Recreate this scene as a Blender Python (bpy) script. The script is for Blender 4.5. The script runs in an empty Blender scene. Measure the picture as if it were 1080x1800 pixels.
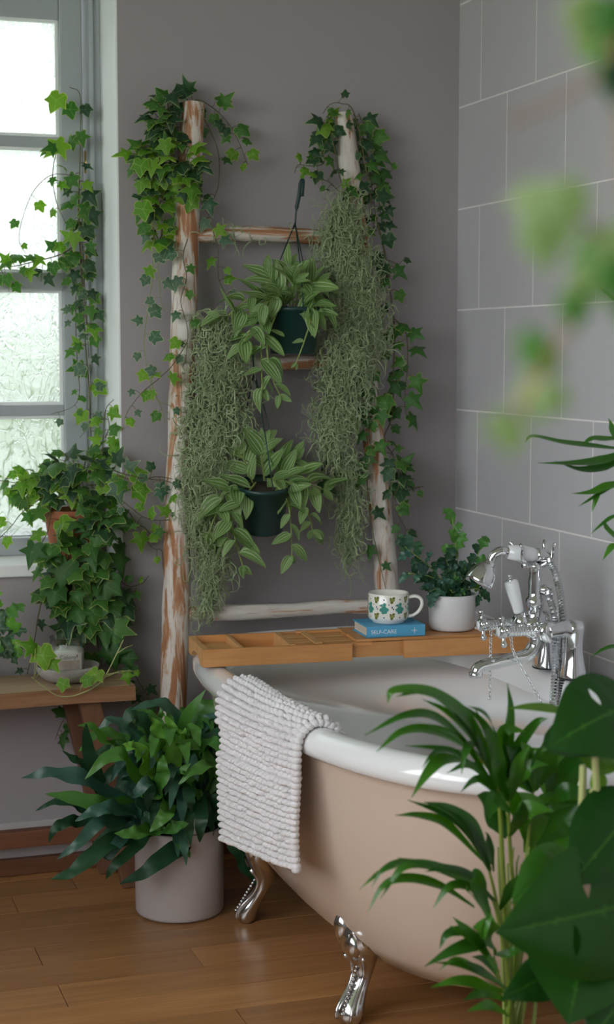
import bpy, bmesh, math, random
from mathutils import Vector as V, Matrix, noise
from math import sin, cos, pi, radians as R, sqrt, atan2, tan

S = bpy.context.scene
COL = S.collection
random.seed(7)

# ------------------------------------------------------------------ camera
F = 2870.0                       # focal length in pixels of a 1080x1800 frame
YAW = R(18.7); PITCH = math.atan(285 / 2870.0); HC = 1.30
cam = bpy.data.cameras.new('camera'); camo = bpy.data.objects.new('camera', cam); COL.objects.link(camo)
cam.sensor_fit = 'VERTICAL'; cam.sensor_height = 36.0; cam.lens = F / 1800 * 36.0
camo.location = (0, 0, HC); camo.rotation_euler = (pi / 2 - PITCH, 0, -YAW)
cam.clip_start = 0.02
cam.dof.use_dof = True; cam.dof.focus_distance = 3.45; cam.dof.aperture_fstop = 4.8
S.camera = camo

# ------------------------------------------------------------------ sky, daylight, exposure
W = bpy.data.worlds.new('overcast_sky'); S.world = W; W.use_nodes = True
bg = W.node_tree.nodes['Background']
bg.inputs[0].default_value = (0.93, 0.97, 1.0, 1); bg.inputs[1].default_value = 1.0
S.view_settings.view_transform = 'Standard'; S.view_settings.look = 'None'
S.view_settings.gamma = 1; S.view_settings.use_curve_mapping = False
S.view_settings.exposure = 2.65

# ------------------------------------------------------------------ pixel -> place helpers
FW = V((sin(YAW) * cos(PITCH), cos(YAW) * cos(PITCH), -sin(PITCH)))
RT = V((cos(YAW), -sin(YAW), 0)); UP = RT.cross(FW); CP = V((0, 0, HC))
def ray(x, y): return FW * F + RT * (x - 540) + UP * (900 - y)
def at(x, y, Y): r = ray(x, y); return CP + r * (Y / r.y)
def atz(x, y, z): r = ray(x, y); return CP + r * ((z - HC) / r.z)
def atx(x, y, X): r = ray(x, y); return CP + r * (X / r.x)

# ------------------------------------------------------------------ mesh helpers
def smooth_path(pts, per=6):
    pts = [V(p) for p in pts]
    if len(pts) < 3:
        return [pts[0].lerp(pts[-1], i / per) for i in range(per + 1)]
    out = []
    P = [pts[0] * 2 - pts[1]] + pts + [pts[-1] * 2 - pts[-2]]
    for i in range(1, len(P) - 2):
        p0, p1, p2, p3 = P[i - 1], P[i], P[i + 1], P[i + 2]
        for k in range(per):
            t = k / per
            out.append(0.5 * ((2 * p1) + (p2 - p0) * t + (2 * p0 - 5 * p1 + 4 * p2 - p3) * t * t + (3 * p1 - p0 - 3 * p2 + p3) * t ** 3))
    out.append(pts[-1])
    return out

class MB:
    def __init__(s): s.v = []; s.f = []; s.a = {}
    def add(s, vs, fs, **attr):
        o = len(s.v); s.v += [tuple(p) for p in vs]; s.f += [tuple(i + o for i in f) for f in fs]
        for k, l in attr.items():
            cur = s.a.setdefault(k, []); cur += [0.0] * (o - len(cur)); cur += list(l)
    def box(s, x0, x1, y0, y1, z0, z1, M=None):
        p = [V((x, y, z)) for z in (z0, z1) for y in (y0, y1) for x in (x0, x1)]
        if M is not None: p = [M @ q for q in p]
        s.add(p, [(0, 2, 3, 1), (4, 5, 7, 6), (0, 1, 5, 4), (2, 6, 7, 3), (0, 4, 6, 2), (1, 3, 7, 5)])
    def tube(s, pts, r, n=6, cap=True, ell=None, up=None):
        pts = [V(p) for p in pts]; m = len(pts)
        rr = r if isinstance(r, (list, tuple)) else [r] * m
        T = [(pts[min(i + 1, m - 1)] - pts[max(i - 1, 0)]).normalized() for i in range(m)]
        u = V(up) if up is not None else (V((0, 0, 1)) if abs(T[0].z) < 0.9 else V((1, 0, 0)))
        vs = []
        for i in range(m):
            u = (u - T[i] * u.dot(T[i]))
            u = u.normalized() if u.length > 1e-6 else T[i].orthogonal().normalized()
            b = T[i].cross(u)
            for k in range(n):
                a = 2 * pi * k / n
                e = ell if ell else (1, 1)
                vs.append(pts[i] + (u * cos(a) * e[0] + b * sin(a) * e[1]) * rr[i])
        fs = [(i * n + k, i * n + (k + 1) % n, (i + 1) * n + (k + 1) % n, (i + 1) * n + k) for i in range(m - 1) for k in range(n)]
        if cap: fs += [tuple(range(n - 1, -1, -1)), tuple((m - 1) * n + k for k in range(n))]
        s.add(vs, fs)
    def lathe(s, prof, n=24, M=None, cap=False):
        vs = []
        for r, z in prof:
            for k in range(n):
                a = 2 * pi * k / n; p = V((r * cos(a), r * sin(a), z)); vs.append(M @ p if M is not None else p)
        m = len(prof)
        fs = [(i * n + k, i * n + (k + 1) % n, (i + 1) * n + (k + 1) % n, (i + 1) * n + k) for i in range(m - 1) for k in range(n)]
        if cap: fs += [tuple(range(n - 1, -1, -1)), tuple((m - 1) * n + k for k in range(n))]
        s.add(vs, fs)
    def ball(s, c, r, n=10, m=6, sc=(1, 1, 1), M=None):
        vs = []; 
        for i in range(m + 1):
            t = pi * i / m
            for k in range(n):
                a = 2 * pi * k / n; q = V((sin(t) * cos(a) * sc[0], sin(t) * sin(a) * sc[1], cos(t) * sc[2])) * r
                if M is not None: q = M @ q
                vs.append(V(c) + q)
        s.add(vs, [(i * n + k, (i + 1) * n + k, (i + 1) * n + (k + 1) % n, i * n + (k + 1) % n) for i in range(m) for k in range(n)])
    def mesh(s, name, m, smooth=True, bevel=0, sharp=None):
        me = bpy.data.meshes.new(name); me.from_pydata(s.v, [], s.f)
        for k, l in s.a.items():
            l = l + [0.0] * (len(s.v) - len(l)); at_ = me.attributes.new(k, 'FLOAT', 'POINT'); at_.data.foreach_set('value', l)
        if bevel:
            bm = bmesh.new(); bm.from_mesh(me)
            bmesh.ops.remove_doubles(bm, verts=bm.verts, dist=1e-6)
            bmesh.ops.bevel(bm, geom=[e for e in bm.edges if len(e.link_faces) == 2 and e.calc_face_angle(0) > 0.5], offset=bevel, segments=2, profile=0.6, affect='EDGES', clamp_overlap=True)
            bm.to_mesh(me); bm.free()
        for p in me.polygons: p.use_smooth = smooth
        if sharp: me.set_sharp_from_angle(angle=R(sharp))
        for x in (m if isinstance(m, (list, tuple)) else [m]): me.materials.append(x)
        me.update()
        return me
    def build(s, name, m, parent=None, **k): return link(name, s.mesh(name, m, **k), parent)

def link(name, me, parent=None, mw=None):
    o = bpy.data.objects.new(name, me); COL.objects.link(o)
    if parent is not None:
        o.parent = parent; o.matrix_parent_inverse = PINV.get(parent.name, Matrix())
    if mw is not None: o.matrix_basis = mw
    return o
PINV = {}
def thing(name, loc, label, cat, group=None):
    o = bpy.data.objects.new(name, None); COL.objects.link(o); o.location = loc; o.empty_display_size = 0.05
    PINV[o.name] = Matrix.Translation(-V(loc)); tag(o, label, cat, group); return o
def tag(o, label, cat, group=None, kind=None):
    o['label'] = label; o['category'] = cat
    if group: o['group'] = group
    if kind: o['kind'] = kind
    return o
def struct(o): o['kind'] = 'structure'; return o

# ------------------------------------------------------------------ materials
def nt(name):
    m = bpy.data.materials.new(name); m.use_nodes = True; t = m.node_tree
    return m, t, t.nodes['Principled BSDF'], t.nodes['Material Output']
def nd(t, kind, **kw):
    n = t.nodes.new(kind)
    for k, v in kw.items():
        if k.startswith('i_'):
            key = k[2:]; n.inputs[int(key) if key.isdigit() else key.replace('_', ' ')].default_value = v
        else: setattr(n, k, v)
    return n
def c4(c): return (c[0], c[1], c[2], 1)
def mixc(t, fac, a, b, mode='MIX'):
    n = nd(t, 'ShaderNodeMix', data_type='RGBA', blend_type=mode)
    for i, x in ((0, fac), (6, a), (7, b)):
        if isinstance(x, bpy.types.NodeSocket): t.links.new(x, n.inputs[i])
        else: n.inputs[i].default_value = x if i == 0 else c4(x)
    return n.outputs[2]
def ramp(t, fac, stops):
    n = nd(t, 'ShaderNodeValToRGB'); el = n.color_ramp.elements
    while len(el) < len(stops): el.new(0.5)
    for e, (p, c) in zip(el, stops): e.position = p; e.color = c4(c) if not isinstance(c, (int, float)) else (c, c, c, 1)
    t.links.new(fac, n.inputs[0]); return n.outputs[0]
def math_(t, op, a, b=0.0, cl=False):
    n = nd(t, 'ShaderNodeMath', operation=op, use_clamp=cl)
    for i, x in ((0, a), (1, b)):
        if isinstance(x, bpy.types.NodeSocket): t.links.new(x, n.inputs[i])
        else: n.inputs[i].default_value = x
    return n.outputs[0]
def coords(t, scale=(1, 1, 1), kind='Object', loc=(0, 0, 0)):
    tc = nd(t, 'ShaderNodeTexCoord'); mp = nd(t, 'ShaderNodeMapping'); mp.inputs['Scale'].default_value = scale; mp.inputs['Location'].default_value = loc
    t.links.new(tc.outputs[kind], mp.inputs[0]); return mp.outputs[0]
def noise_(t, vec, scale, detail=3, rough=0.55, dist=0.0):
    n = nd(t, 'ShaderNodeTexNoise'); n.inputs['Scale'].default_value = scale; n.inputs['Detail'].default_value = detail
    n.inputs['Roughness'].default_value = rough; n.inputs['Distortion'].default_value = dist
    if vec is not None: t.links.new(vec, n.inputs['Vector'])
    return n.outputs['Fac']
def bump(t, p, h, st=0.3, dist=0.01):
    b = nd(t, 'ShaderNodeBump'); b.inputs['Strength'].default_value = st; b.inputs['Distance'].default_value = dist
    t.links.new(h, b.inputs['Height']); t.links.new(b.outputs[0], p.inputs['Normal']); return b.outputs[0]
def plain(name, c, rough=0.5, metal=0.0, c2=None, nscale=20, bst=0.0, bscale=80, coat=0.0, spec=None):
    m, t, p, o = nt(name)
    p.inputs['Base Color'].default_value = c4(c); p.inputs['Roughness'].default_value = rough; p.inputs['Metallic'].default_value = metal
    if coat: p.inputs['Coat Weight'].default_value = coat; p.inputs['Coat Roughness'].default_value = 0.08
    if spec is not None: p.inputs['Specular IOR Level'].default_value = spec
    if c2 is not None:
        v = coords(t); t.links.new(mixc(t, noise_(t, v, nscale), c, c2), p.inputs['Base Color'])
    if bst:
        v = coords(t); bump(t, p, noise_(t, v, bscale, 4), bst, 0.004)
    return m
def wood(name, c1, c2, axis=0, rough=0.45, scale=1.0, rand=0.25, knots=False, coat=0.0):
    m, t, p, o = nt(name)
    sc = [14 * scale] * 3; sc[axis] = 1.1 * scale
    oi = nd(t, 'ShaderNodeObjectInfo'); tc = nd(t, 'ShaderNodeTexCoord'); ad = nd(t, 'ShaderNodeVectorMath', operation='MULTIPLY_ADD')
    cmb = nd(t, 'ShaderNodeCombineXYZ')
    for i in range(3): t.links.new(oi.outputs['Random'], cmb.inputs[i])
    t.links.new(cmb.outputs[0], ad.inputs[0]); ad.inputs[1].default_value = (37, 51, 23); t.links.new(tc.outputs['Object'], ad.inputs[2])
    mp = nd(t, 'ShaderNodeMapping'); mp.inputs['Scale'].default_value = sc; t.links.new(ad.outputs[0], mp.inputs[0])
    g = noise_(t, mp.outputs[0], 2.2, 5, 0.62, 0.8); g2 = noise_(t, mp.outputs[0], 9.0, 3, 0.6)
    f = math_(t, 'ADD', math_(t, 'MULTIPLY', g, 0.75), math_(t, 'MULTIPLY', g2, 0.25))
    col = ramp(t, f, [(0.32, c2), (0.68, c1)])
    tint = math_(t, 'MULTIPLY_ADD', oi.outputs['Random'], rand); 
    tn = t.nodes[-1]; tn.inputs[2].default_value = 1 - rand * 0.6
    hs = nd(t, 'ShaderNodeHueSaturation'); t.links.new(tint, hs.inputs['Value']); t.links.new(col, hs.inputs['Color'])
    fin = hs.outputs[0]
    if knots:
        vo = nd(t, 'ShaderNodeTexVoronoi'); vo.inputs['Scale'].default_value = 3.2
        t.links.new(coords(t, (0.55, 1.5, 1)), vo.inputs['Vector'])
        k = ramp(t, vo.outputs['Distance'], [(0.03, 0.75), (0.10, 0.0)])
        fin = mixc(t, k, fin, (c2[0] * 0.25, c2[1] * 0.2, c2[2] * 0.2))
    t.links.new(fin, p.inputs['Base Color']); p.inputs['Roughness'].default_value = rough
    if coat: p.inputs['Coat Weight'].default_value = coat; p.inputs['Coat Roughness'].default_value = 0.2
    bump(t, p, g2, 0.15, 0.002)
    return m
def leafmat(name, a, b, rim=None, vein=None, trans=0.35, rough=0.36, stripe=None, tcol=None, spec=0.4, under=None):
    m, t, p, o = nt(name)
    oi = nd(t, 'ShaderNodeObjectInfo')
    col = mixc(t, oi.outputs['Random'], a, b)
    v = coords(t, (1, 1, 1)); n = noise_(t, v, 30, 3)
    col = mixc(t, math_(t, 'MULTIPLY', n, 0.35), col, (a[0] * 0.45, a[1] * 0.5, a[2] * 0.5))
    if stripe is not None:
        at_ = nd(t, 'ShaderNodeAttribute', attribute_name='across')
        s = math_(t, 'SINE', math_(t, 'MULTIPLY', at_.outputs['Fac'], 15.0))
        col = mixc(t, ramp(t, s, [(0.35, 0.0), (0.95, 0.75)]), col, stripe)
    if vein is not None:
        at_ = nd(t, 'ShaderNodeAttribute', attribute_name='vein')
        col = mixc(t, ramp(t, at_.outputs['Fac'], [(0.55, 0.0), (1.0, 0.8)]), col, vein)
    if rim is not None:
        at_ = nd(t, 'ShaderNodeAttribute', attribute_name='rim')
        f = math_(t, 'ADD', at_.outputs['Fac'], math_(t, 'MULTIPLY', math_(t, 'SUBTRACT', noise_(t, v, 60, 2), 0.5), 0.7))
        col = mixc(t, ramp(t, f, [(0.32, 0.0), (0.55, 0.95)]), col, rim)
    if under is not None:
        ge = nd(t, 'ShaderNodeNewGeometry'); col = mixc(t, math_(t, 'MULTIPLY', ge.outputs['Backfacing'], 0.6), col, under)
    t.links.new(col, p.inputs['Base Color']); p.inputs['Roughness'].default_value = rough; p.inputs['Specular IOR Level'].default_value = spec
    bump(t, p, noise_(t, v, 55, 2), 0.25, 0.004)
    tr = nd(t, 'ShaderNodeBsdfTranslucent'); hs = nd(t, 'ShaderNodeHueSaturation'); hs.inputs['Saturation'].default_value = 1.15; hs.inputs['Value'].default_value = 1.5
    t.links.new(col, hs.inputs['Color']); t.links.new(hs.outputs[0], tr.inputs['Color'])
    mx = nd(t, 'ShaderNodeMixShader'); mx.inputs[0].default_value = trans
    t.links.new(p.outputs[0], mx.inputs[1]); t.links.new(tr.outputs[0], mx.inputs[2]); t.links.new(mx.outputs[0], o.inputs[0])
    return m

M = {}
M['wall'] = plain('wall_paint', (0.375, 0.342, 0.352), 0.75, c2=(0.355, 0.322, 0.332), nscale=3, bst=0.06, bscale=220)
M['ceiling'] = plain('ceiling_paint', (0.6, 0.58, 0.58), 0.85)
M['reveal'] = plain('reveal_white', (0.90, 0.92, 0.92), 0.6, bst=0.05, bscale=150)
M['sill'] = plain('sill_white', (0.88, 0.88, 0.88), 0.4)
M['frame'] = plain('window_paint', (0.40, 0.43, 0.45), 0.4)
M['skirt'] = plain('skirting_white', (0.52, 0.49, 0.49), 0.5)
M['grout'] = plain('grout', (0.78, 0.74, 0.73), 0.9)
M['tile'] = plain('tile_glaze', (0.54, 0.53, 0.55), 0.26, c2=(0.51, 0.50, 0.52), nscale=6, bst=0.05, bscale=40)
M['plank'] = wood('oak_plank', (0.50, 0.255, 0.10), (0.32, 0.14, 0.05), 0, 0.33, 1.0, 0.38, True, 0.15)
M['darkwood'] = wood('brown_trim', (0.22, 0.085, 0.04), (0.12, 0.045, 0.022), 0, 0.5)
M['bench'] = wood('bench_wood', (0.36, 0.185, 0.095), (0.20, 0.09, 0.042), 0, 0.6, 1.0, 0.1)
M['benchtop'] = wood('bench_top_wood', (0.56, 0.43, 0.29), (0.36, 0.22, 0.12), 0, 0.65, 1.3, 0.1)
M['benchleg'] = wood('bench_leg_wood', (0.21, 0.095, 0.05), (0.12, 0.05, 0.026), 2, 0.6, 1.0, 0.1)
M['bamboo'] = wood('bamboo', (0.60, 0.29, 0.105), (0.45, 0.19, 0.06), 0, 0.42, 1.0, 0.16)
M['bamboo_l'] = wood('bamboo_pale', (0.66, 0.38, 0.16), (0.54, 0.27, 0.10), 0, 0.45, 1.0, 0.12)
M['enamel'] = plain('white_enamel', (0.82, 0.82, 0.83), 0.10, coat=0.8)
M['cream'] = plain('cream_enamel', (0.66, 0.53, 0.435), 0.2, coat=0.4)
M['chrome'] = plain('chrome', (0.74, 0.75, 0.77), 0.07, 1.0)
M['chrome_foot'] = plain('chrome_cast', (0.66, 0.65, 0.65), 0.13, 1.0)
M['ceramic'] = plain('white_ceramic', (0.78, 0.79, 0.81), 0.12, coat=0.6)
M['rubber'] = plain('black_rubber', (0.012, 0.012, 0.012), 0.5)
M['potgrey'] = plain('matt_grey_pot', (0.47, 0.415, 0.405), 0.5)
M['potwhite'] = plain('matt_white_pot', (0.66, 0.64, 0.65), 0.45)
M['potgreen'] = plain('green_plastic', (0.006, 0.035, 0.032), 0.38)
M['terra'] = plain('terracotta', (0.40, 0.13, 0.06), 0.8, c2=(0.30, 0.10, 0.05), nscale=25, bst=0.2)
M['soil'] = plain('potting_soil', (0.035, 0.022, 0.014), 0.95, bst=0.8, bscale=120)
M['stone'] = plain('speckled_stone', (0.46, 0.43, 0.41), 0.75, c2=(0.30, 0.28, 0.27), nscale=260, bst=0.2, bscale=200)
M['wax'] = plain('candle_wax', (0.86, 0.85, 0.82), 0.4); M['wax'].node_tree.nodes['Principled BSDF'].inputs['Subsurface Weight'].default_value = 0.3
M['wick'] = plain('wick', (0.75, 0.72, 0.66), 0.8)
M['paper'] = plain('label_paper', (0.72, 0.70, 0.68), 0.6)
M['ink'] = plain('label_ink', (0.09, 0.085, 0.10), 0.6)
M['shell'] = plain('label_picture', (0.46, 0.36, 0.32), 0.6, c2=(0.66, 0.57, 0.52), nscale=130)
M['maroon'] = plain('label_mark', (0.14, 0.03, 0.04), 0.6)
M['towel'] = plain('white_cotton', (0.80, 0.77, 0.79), 0.9, bst=0.5, bscale=400)
M['book'] = plain('blue_bookcloth', (0.085, 0.36, 0.60), 0.55, bst=0.1, bscale=500)
M['silver'] = plain('silver_foil', (0.85, 0.85, 0.86), 0.35, 0.3)
M['pages'] = plain('book_pages', (0.60, 0.52, 0.44), 0.8)
M['mug'] = plain('cream_glaze', (0.80, 0.78, 0.72), 0.16, coat=0.5)
M['teal'] = plain('teal_print', (0.02, 0.20, 0.16), 0.3, c2=(0.07, 0.32, 0.27), nscale=300)
M['olive'] = plain('olive_print', (0.17, 0.19, 0.03), 0.3, c2=(0.10, 0.10, 0.03), nscale=300)
M['navyp'] = plain('navy_print', (0.03, 0.06, 0.09), 0.3)
M['stem'] = plain('vine_stem', (0.13, 0.075, 0.045), 0.7, c2=(0.10, 0.12, 0.03), nscale=12)
M['stem_g'] = plain('green_stem', (0.25, 0.32, 0.08), 0.5)
M['stem_pale'] = plain('pale_stem', (0.42, 0.44, 0.18), 0.5)
M['stem_palm'] = plain('palm_cane', (0.24, 0.30, 0.035), 0.45, c2=(0.10, 0.18, 0.02), nscale=8)
M['ivy_d'] = leafmat('ivy_dark', (0.016, 0.060, 0.024), (0.035, 0.10, 0.035), rim=(0.30, 0.38, 0.16), vein=(0.08, 0.17, 0.07), trans=0.22)
M['ivy_m'] = leafmat('ivy_green', (0.045, 0.165, 0.025), (0.10, 0.26, 0.045), rim=(0.34, 0.45, 0.12), vein=(0.15, 0.28, 0.08), trans=0.38)
M['ivy_l'] = leafmat('ivy_lime', (0.13, 0.34, 0.03), (0.24, 0.46, 0.05), rim=(0.48, 0.56, 0.17), vein=(0.3, 0.5, 0.12), trans=0.45)
M['ivy_p'] = leafmat('ivy_plain_green', (0.032, 0.115, 0.022), (0.065, 0.18, 0.035), rim=(0.05, 0.14, 0.035), vein=(0.10, 0.2, 0.07), trans=0.3)
M['ivy_var'] = leafmat('ivy_variegated', (0.12, 0.20, 0.13), (0.06, 0.16, 0.08), rim=(0.52, 0.58, 0.36), vein=(0.25, 0.33, 0.2), trans=0.35)
M['trad'] = leafmat('striped_leaf', (0.15, 0.30, 0.065), (0.23, 0.39, 0.11), stripe=(0.60, 0.68, 0.45), trans=0.35, rough=0.38)
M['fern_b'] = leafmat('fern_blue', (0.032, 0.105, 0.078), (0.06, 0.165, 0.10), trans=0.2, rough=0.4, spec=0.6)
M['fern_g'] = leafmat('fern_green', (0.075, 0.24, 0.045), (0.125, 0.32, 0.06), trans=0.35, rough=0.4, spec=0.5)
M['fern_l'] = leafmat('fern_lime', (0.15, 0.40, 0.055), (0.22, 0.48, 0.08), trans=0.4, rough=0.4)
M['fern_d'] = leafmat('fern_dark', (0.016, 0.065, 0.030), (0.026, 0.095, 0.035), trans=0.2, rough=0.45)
M['palm'] = leafmat('palm_leaf', (0.022, 0.11, 0.013), (0.085, 0.27, 0.024), trans=0.38, rough=0.3, spec=0.6)
M['palm_d'] = M['palm']
M['monst'] = leafmat('monstera_leaf', (0.012, 0.062, 0.008), (0.020, 0.09, 0.010), vein=(0.055, 0.17, 0.02), trans=0.25, rough=0.36, spec=0.3)
M['monst_l'] = leafmat('monstera_young', (0.10, 0.27, 0.02), (0.16, 0.33, 0.03), vein=(0.2, 0.4, 0.06), trans=0.4, rough=0.35)
M['pale'] = leafmat('pale_variegated', (0.22, 0.34, 0.12), (0.30, 0.40, 0.16), rim=(0.55, 0.62, 0.42), trans=0.45)
def mossmat():
    m, t, p, o = nt('grey_green_moss')
    v = coords(t); n = noise_(t, v, 9, 3); n2 = noise_(t, v, 120, 2)
    c = ramp(t, n, [(0.3, (0.19, 0.265, 0.115)), (0.7, (0.34, 0.43, 0.225))])
    c = mixc(t, n2, c, (0.48, 0.56, 0.34)); t.links.new(c, p.inputs['Base Color']); p.inputs['Roughness'].default_value = 0.8
    return m
M['moss'] = mossmat()
def ladder_mat(axis):
    m, t, p, o = nt('whitewashed_wood_%s' % 'xyz'[axis])
    sc = [26, 26, 26]; sc[axis] = 2.6
    v = coords(t, sc); n = noise_(t, v, 1.5, 5, 0.65, 0.7); v2 = coords(t, (3, 3, 2.2)); b = noise_(t, v2, 1.6, 2)
    f = math_(t, 'ADD', math_(t, 'MULTIPLY', n, 0.72), math_(t, 'MULTIPLY', b, 0.28))
    k = 0.005 if axis == 0 else 0.0
    c = ramp(t, f, [(0.435 + k, (0.36, 0.155, 0.07)), (0.47 + k, (0.47, 0.27, 0.16)), (0.50 + k, (0.62, 0.54, 0.48)), (0.62, (0.70, 0.66, 0.62))])
    n3 = noise_(t, coords(t, [s * 2 for s in sc]), 2.2, 3)
    c = mixc(t, ramp(t, n3, [(0.60, 0.0), (0.70, 0.55)]), c, (0.25, 0.15, 0.10))
    t.links.new(c, p.inputs['Base Color']); p.inputs['Roughness'].default_value = 0.75
    bump(t, p, math_(t, 'ADD', n, math_(t, 'MULTIPLY', n3, 0.5)), 0.5, 0.006)
    return m
M['lad_z'] = ladder_mat(2); M['lad_x'] = ladder_mat(0)
def glass_mat():
    m, t, p, o = nt('obscured_glass')
    v = coords(t); 
    n = nd(t, 'ShaderNodeTexNoise'); n.inputs['Scale'].default_value = 7; n.inputs['Detail'].default_value = 2; t.links.new(v, n.inputs['Vector'])
    ad = nd(t, 'ShaderNodeVectorMath', operation='MULTIPLY_ADD'); t.links.new(n.outputs['Color'], ad.inputs[0]); ad.inputs[1].default_value = (0.16, 0.16, 0.16); t.links.new(v, ad.inputs[2])
    mp = nd(t, 'ShaderNodeMapping'); mp.inputs['Scale'].default_value = (1.0, 0.2, 0.62); mp.inputs['Rotation'].default_value = (0, R(28), 0); t.links.new(ad.outputs[0], mp.inputs[0])
    vo = nd(t, 'ShaderNodeTexVoronoi', feature='DISTANCE_TO_EDGE'); vo.inputs['Scale'].default_value = 22; t.links.new(mp.outputs[0], vo.inputs['Vector'])
    vo2 = nd(t, 'ShaderNodeTexVoronoi', feature='DISTANCE_TO_EDGE'); vo2.inputs['Scale'].default_value = 41; t.links.new(mp.outputs[0], vo2.inputs['Vector'])
    ridge = ramp(t, vo.outputs['Distance'], [(0.0, 1.0), (0.11, 0.0)]); ridge2 = ramp(t, vo2.outputs['Distance'], [(0.0, 0.6), (0.07, 0.0)])
    fine = noise_(t, v, 160, 2); cl = noise_(t, ad.outputs[0], 16, 3)
    h = math_(t, 'ADD', math_(t, 'ADD', ridge, ridge2), math_(t, 'MULTIPLY', cl, 1.6))
    b = nd(t, 'ShaderNodeBump'); b.inputs['Strength'].default_value = 0.9; b.inputs['Distance'].default_value = 0.02; t.links.new(h, b.inputs['Height'])
    t.nodes.remove(p)
    def crease(sc, rot, dist, wdt):
        mq = nd(t, 'ShaderNodeMapping'); mq.inputs['Scale'].default_value = (1.0, 0.3, 0.5); mq.inputs['Rotation'].default_value = (0, R(rot), 0); t.links.new(v, mq.inputs[0])
        nn = noise_(t, mq.outputs[0], sc, 2, 0.5, dist)
        return ramp(t, math_(t, 'ABSOLUTE', math_(t, 'SUBTRACT', nn, 0.5)), [(0.0, 1.0), (wdt, 0.0)])
    c1, c2, c3 = crease(15, 35, 1.6, 0.035), crease(22, -40, 2.2, 0.03), crease(11, 80, 1.2, 0.02)
    h = math_(t, 'ADD', math_(t, 'ADD', c1, c2), math_(t, 'MULTIPLY', cl, 1.2)); t.links.new(h, b.inputs['Height'])
    tl = nd(t, 'ShaderNodeBsdfTranslucent'); tl.inputs['Color'].default_value = (0.76, 0.80, 0.79, 1); t.links.new(b.outputs[0], tl.inputs['Normal'])
    rf = nd(t, 'ShaderNodeBsdfRefraction'); rf.inputs['Roughness'].default_value = 0.35; rf.inputs['IOR'].default_value = 1.12; rf.inputs['Color'].default_value = (0.66, 0.70, 0.69, 1); t.links.new(b.outputs[0], rf.inputs['Normal'])
    tp = nd(t, 'ShaderNodeBsdfTransparent'); tp.inputs['Color'].default_value = (0.66, 0.70, 0.69, 1)
    gl = nd(t, 'ShaderNodeBsdfGlossy'); gl.inputs['Roughness'].default_value = 0.12; t.links.new(b.outputs[0], gl.inputs['Normal'])
    for x_ in (tl, rf, tp): x_.inputs['Color'].default_value = (0.57, 0.585, 0.58, 1)
    m1 = nd(t, 'ShaderNodeMixShader'); t.links.new(ramp(t, math_(t, 'ADD', math_(t, 'MAXIMUM', c1, c2), math_(t, 'MULTIPLY', fine, 0.35)), [(0.0, 0.75), (1.0, 0.15)]), m1.inputs[0]); t.links.new(rf.outputs[0], m1.inputs[1]); t.links.new(tl.outputs[0], m1.inputs[2])
    m2 = nd(t, 'ShaderNodeMixShader'); m2.inputs[0].default_value = 0.12; t.links.new(m1.outputs[0], m2.inputs[1]); t.links.new(tp.outputs[0], m2.inputs[2])
    m3 = nd(t, 'ShaderNodeMixShader'); m3.inputs[0].default_value = 0.05; t.links.new(m2.outputs[0], m3.inputs[1]); t.links.new(gl.outputs[0], m3.inputs[2])
    t.links.new(m3.outputs[0], o.inputs[0]); return m
M['obscure'] = glass_mat()
def clear_glass():
    m, t, p, o = nt('clear_glass'); t.nodes.remove(p)
    gl = nd(t, 'ShaderNodeBsdfGlossy'); gl.inputs['Roughness'].default_value = 0.03
    tp = nd(t, 'ShaderNodeBsdfTransparent'); tp.inputs['Color'].default_value = (0.985, 0.99, 0.985, 1)
    lw = nd(t, 'ShaderNodeLayerWeight'); lw.inputs['Blend'].default_value = 0.35
    mx = nd(t, 'ShaderNodeMixShader'); t.links.new(math_(t, 'MULTIPLY', lw.outputs['Fresnel'], 0.6), mx.inputs[0]); t.links.new(tp.outputs[0], mx.inputs[1]); t.links.new(gl.outputs[0], mx.inputs[2])
    t.links.new(mx.outputs[0], o.inputs[0]); return m
M['glass'] = clear_glass()
M['lawn'] = plain('lawn', (0.20, 0.30, 0.10), 0.9, c2=(0.26, 0.36, 0.14), nscale=2)
M['hedge'] = plain('hedge_leaves', (0.12, 0.20, 0.07), 0.9, c2=(0.18, 0.27, 0.10), nscale=3, bst=1.0, bscale=6)
# ================================================================== SETTING
D = 4.0; XR = 1.774; ZC = 2.52; XJ = 0.866; WB = 0.775; WT = 2.36; WL = -0.35
XL = -1.35; YF = -1.3
def slab(name, boxes, m, parent=None, bevel=0):
    b = MB()
    for q in boxes: b.box(*q)
    return b.build(name, m, parent, smooth=False, bevel=bevel)
struct(slab('wall_back', [(XL, WL, D, D + 0.32, 0, ZC), (XJ, XR + 0.15, D, D + 0.32, 0, ZC), (WL, XJ, D, D + 0.32, 0, WB - 0.03), (WL, XJ, D, D + 0.32, WT, ZC)], M['wall']))
struct(slab('trim_1', [(XJ - 0.004, XJ, D + 0.001, D + 0.32, WB, WT), (WL, WL + 0.004, D + 0.001, D + 0.32, WB, WT), (WL, XJ, D + 0.001, D + 0.32, WT - 0.004, WT)], M['reveal']))
struct(slab('trim_2', [(WL + 0.002, XJ - 0.004, D - 0.012, D + 0.3, WB - 0.03, WB)], M['sill'], bevel=0.004))
struct(slab('ceiling', [(XL, XR + 0.15, YF - 0.1, D + 0.32, ZC, ZC + 0.1)], M['ceiling']))
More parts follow.
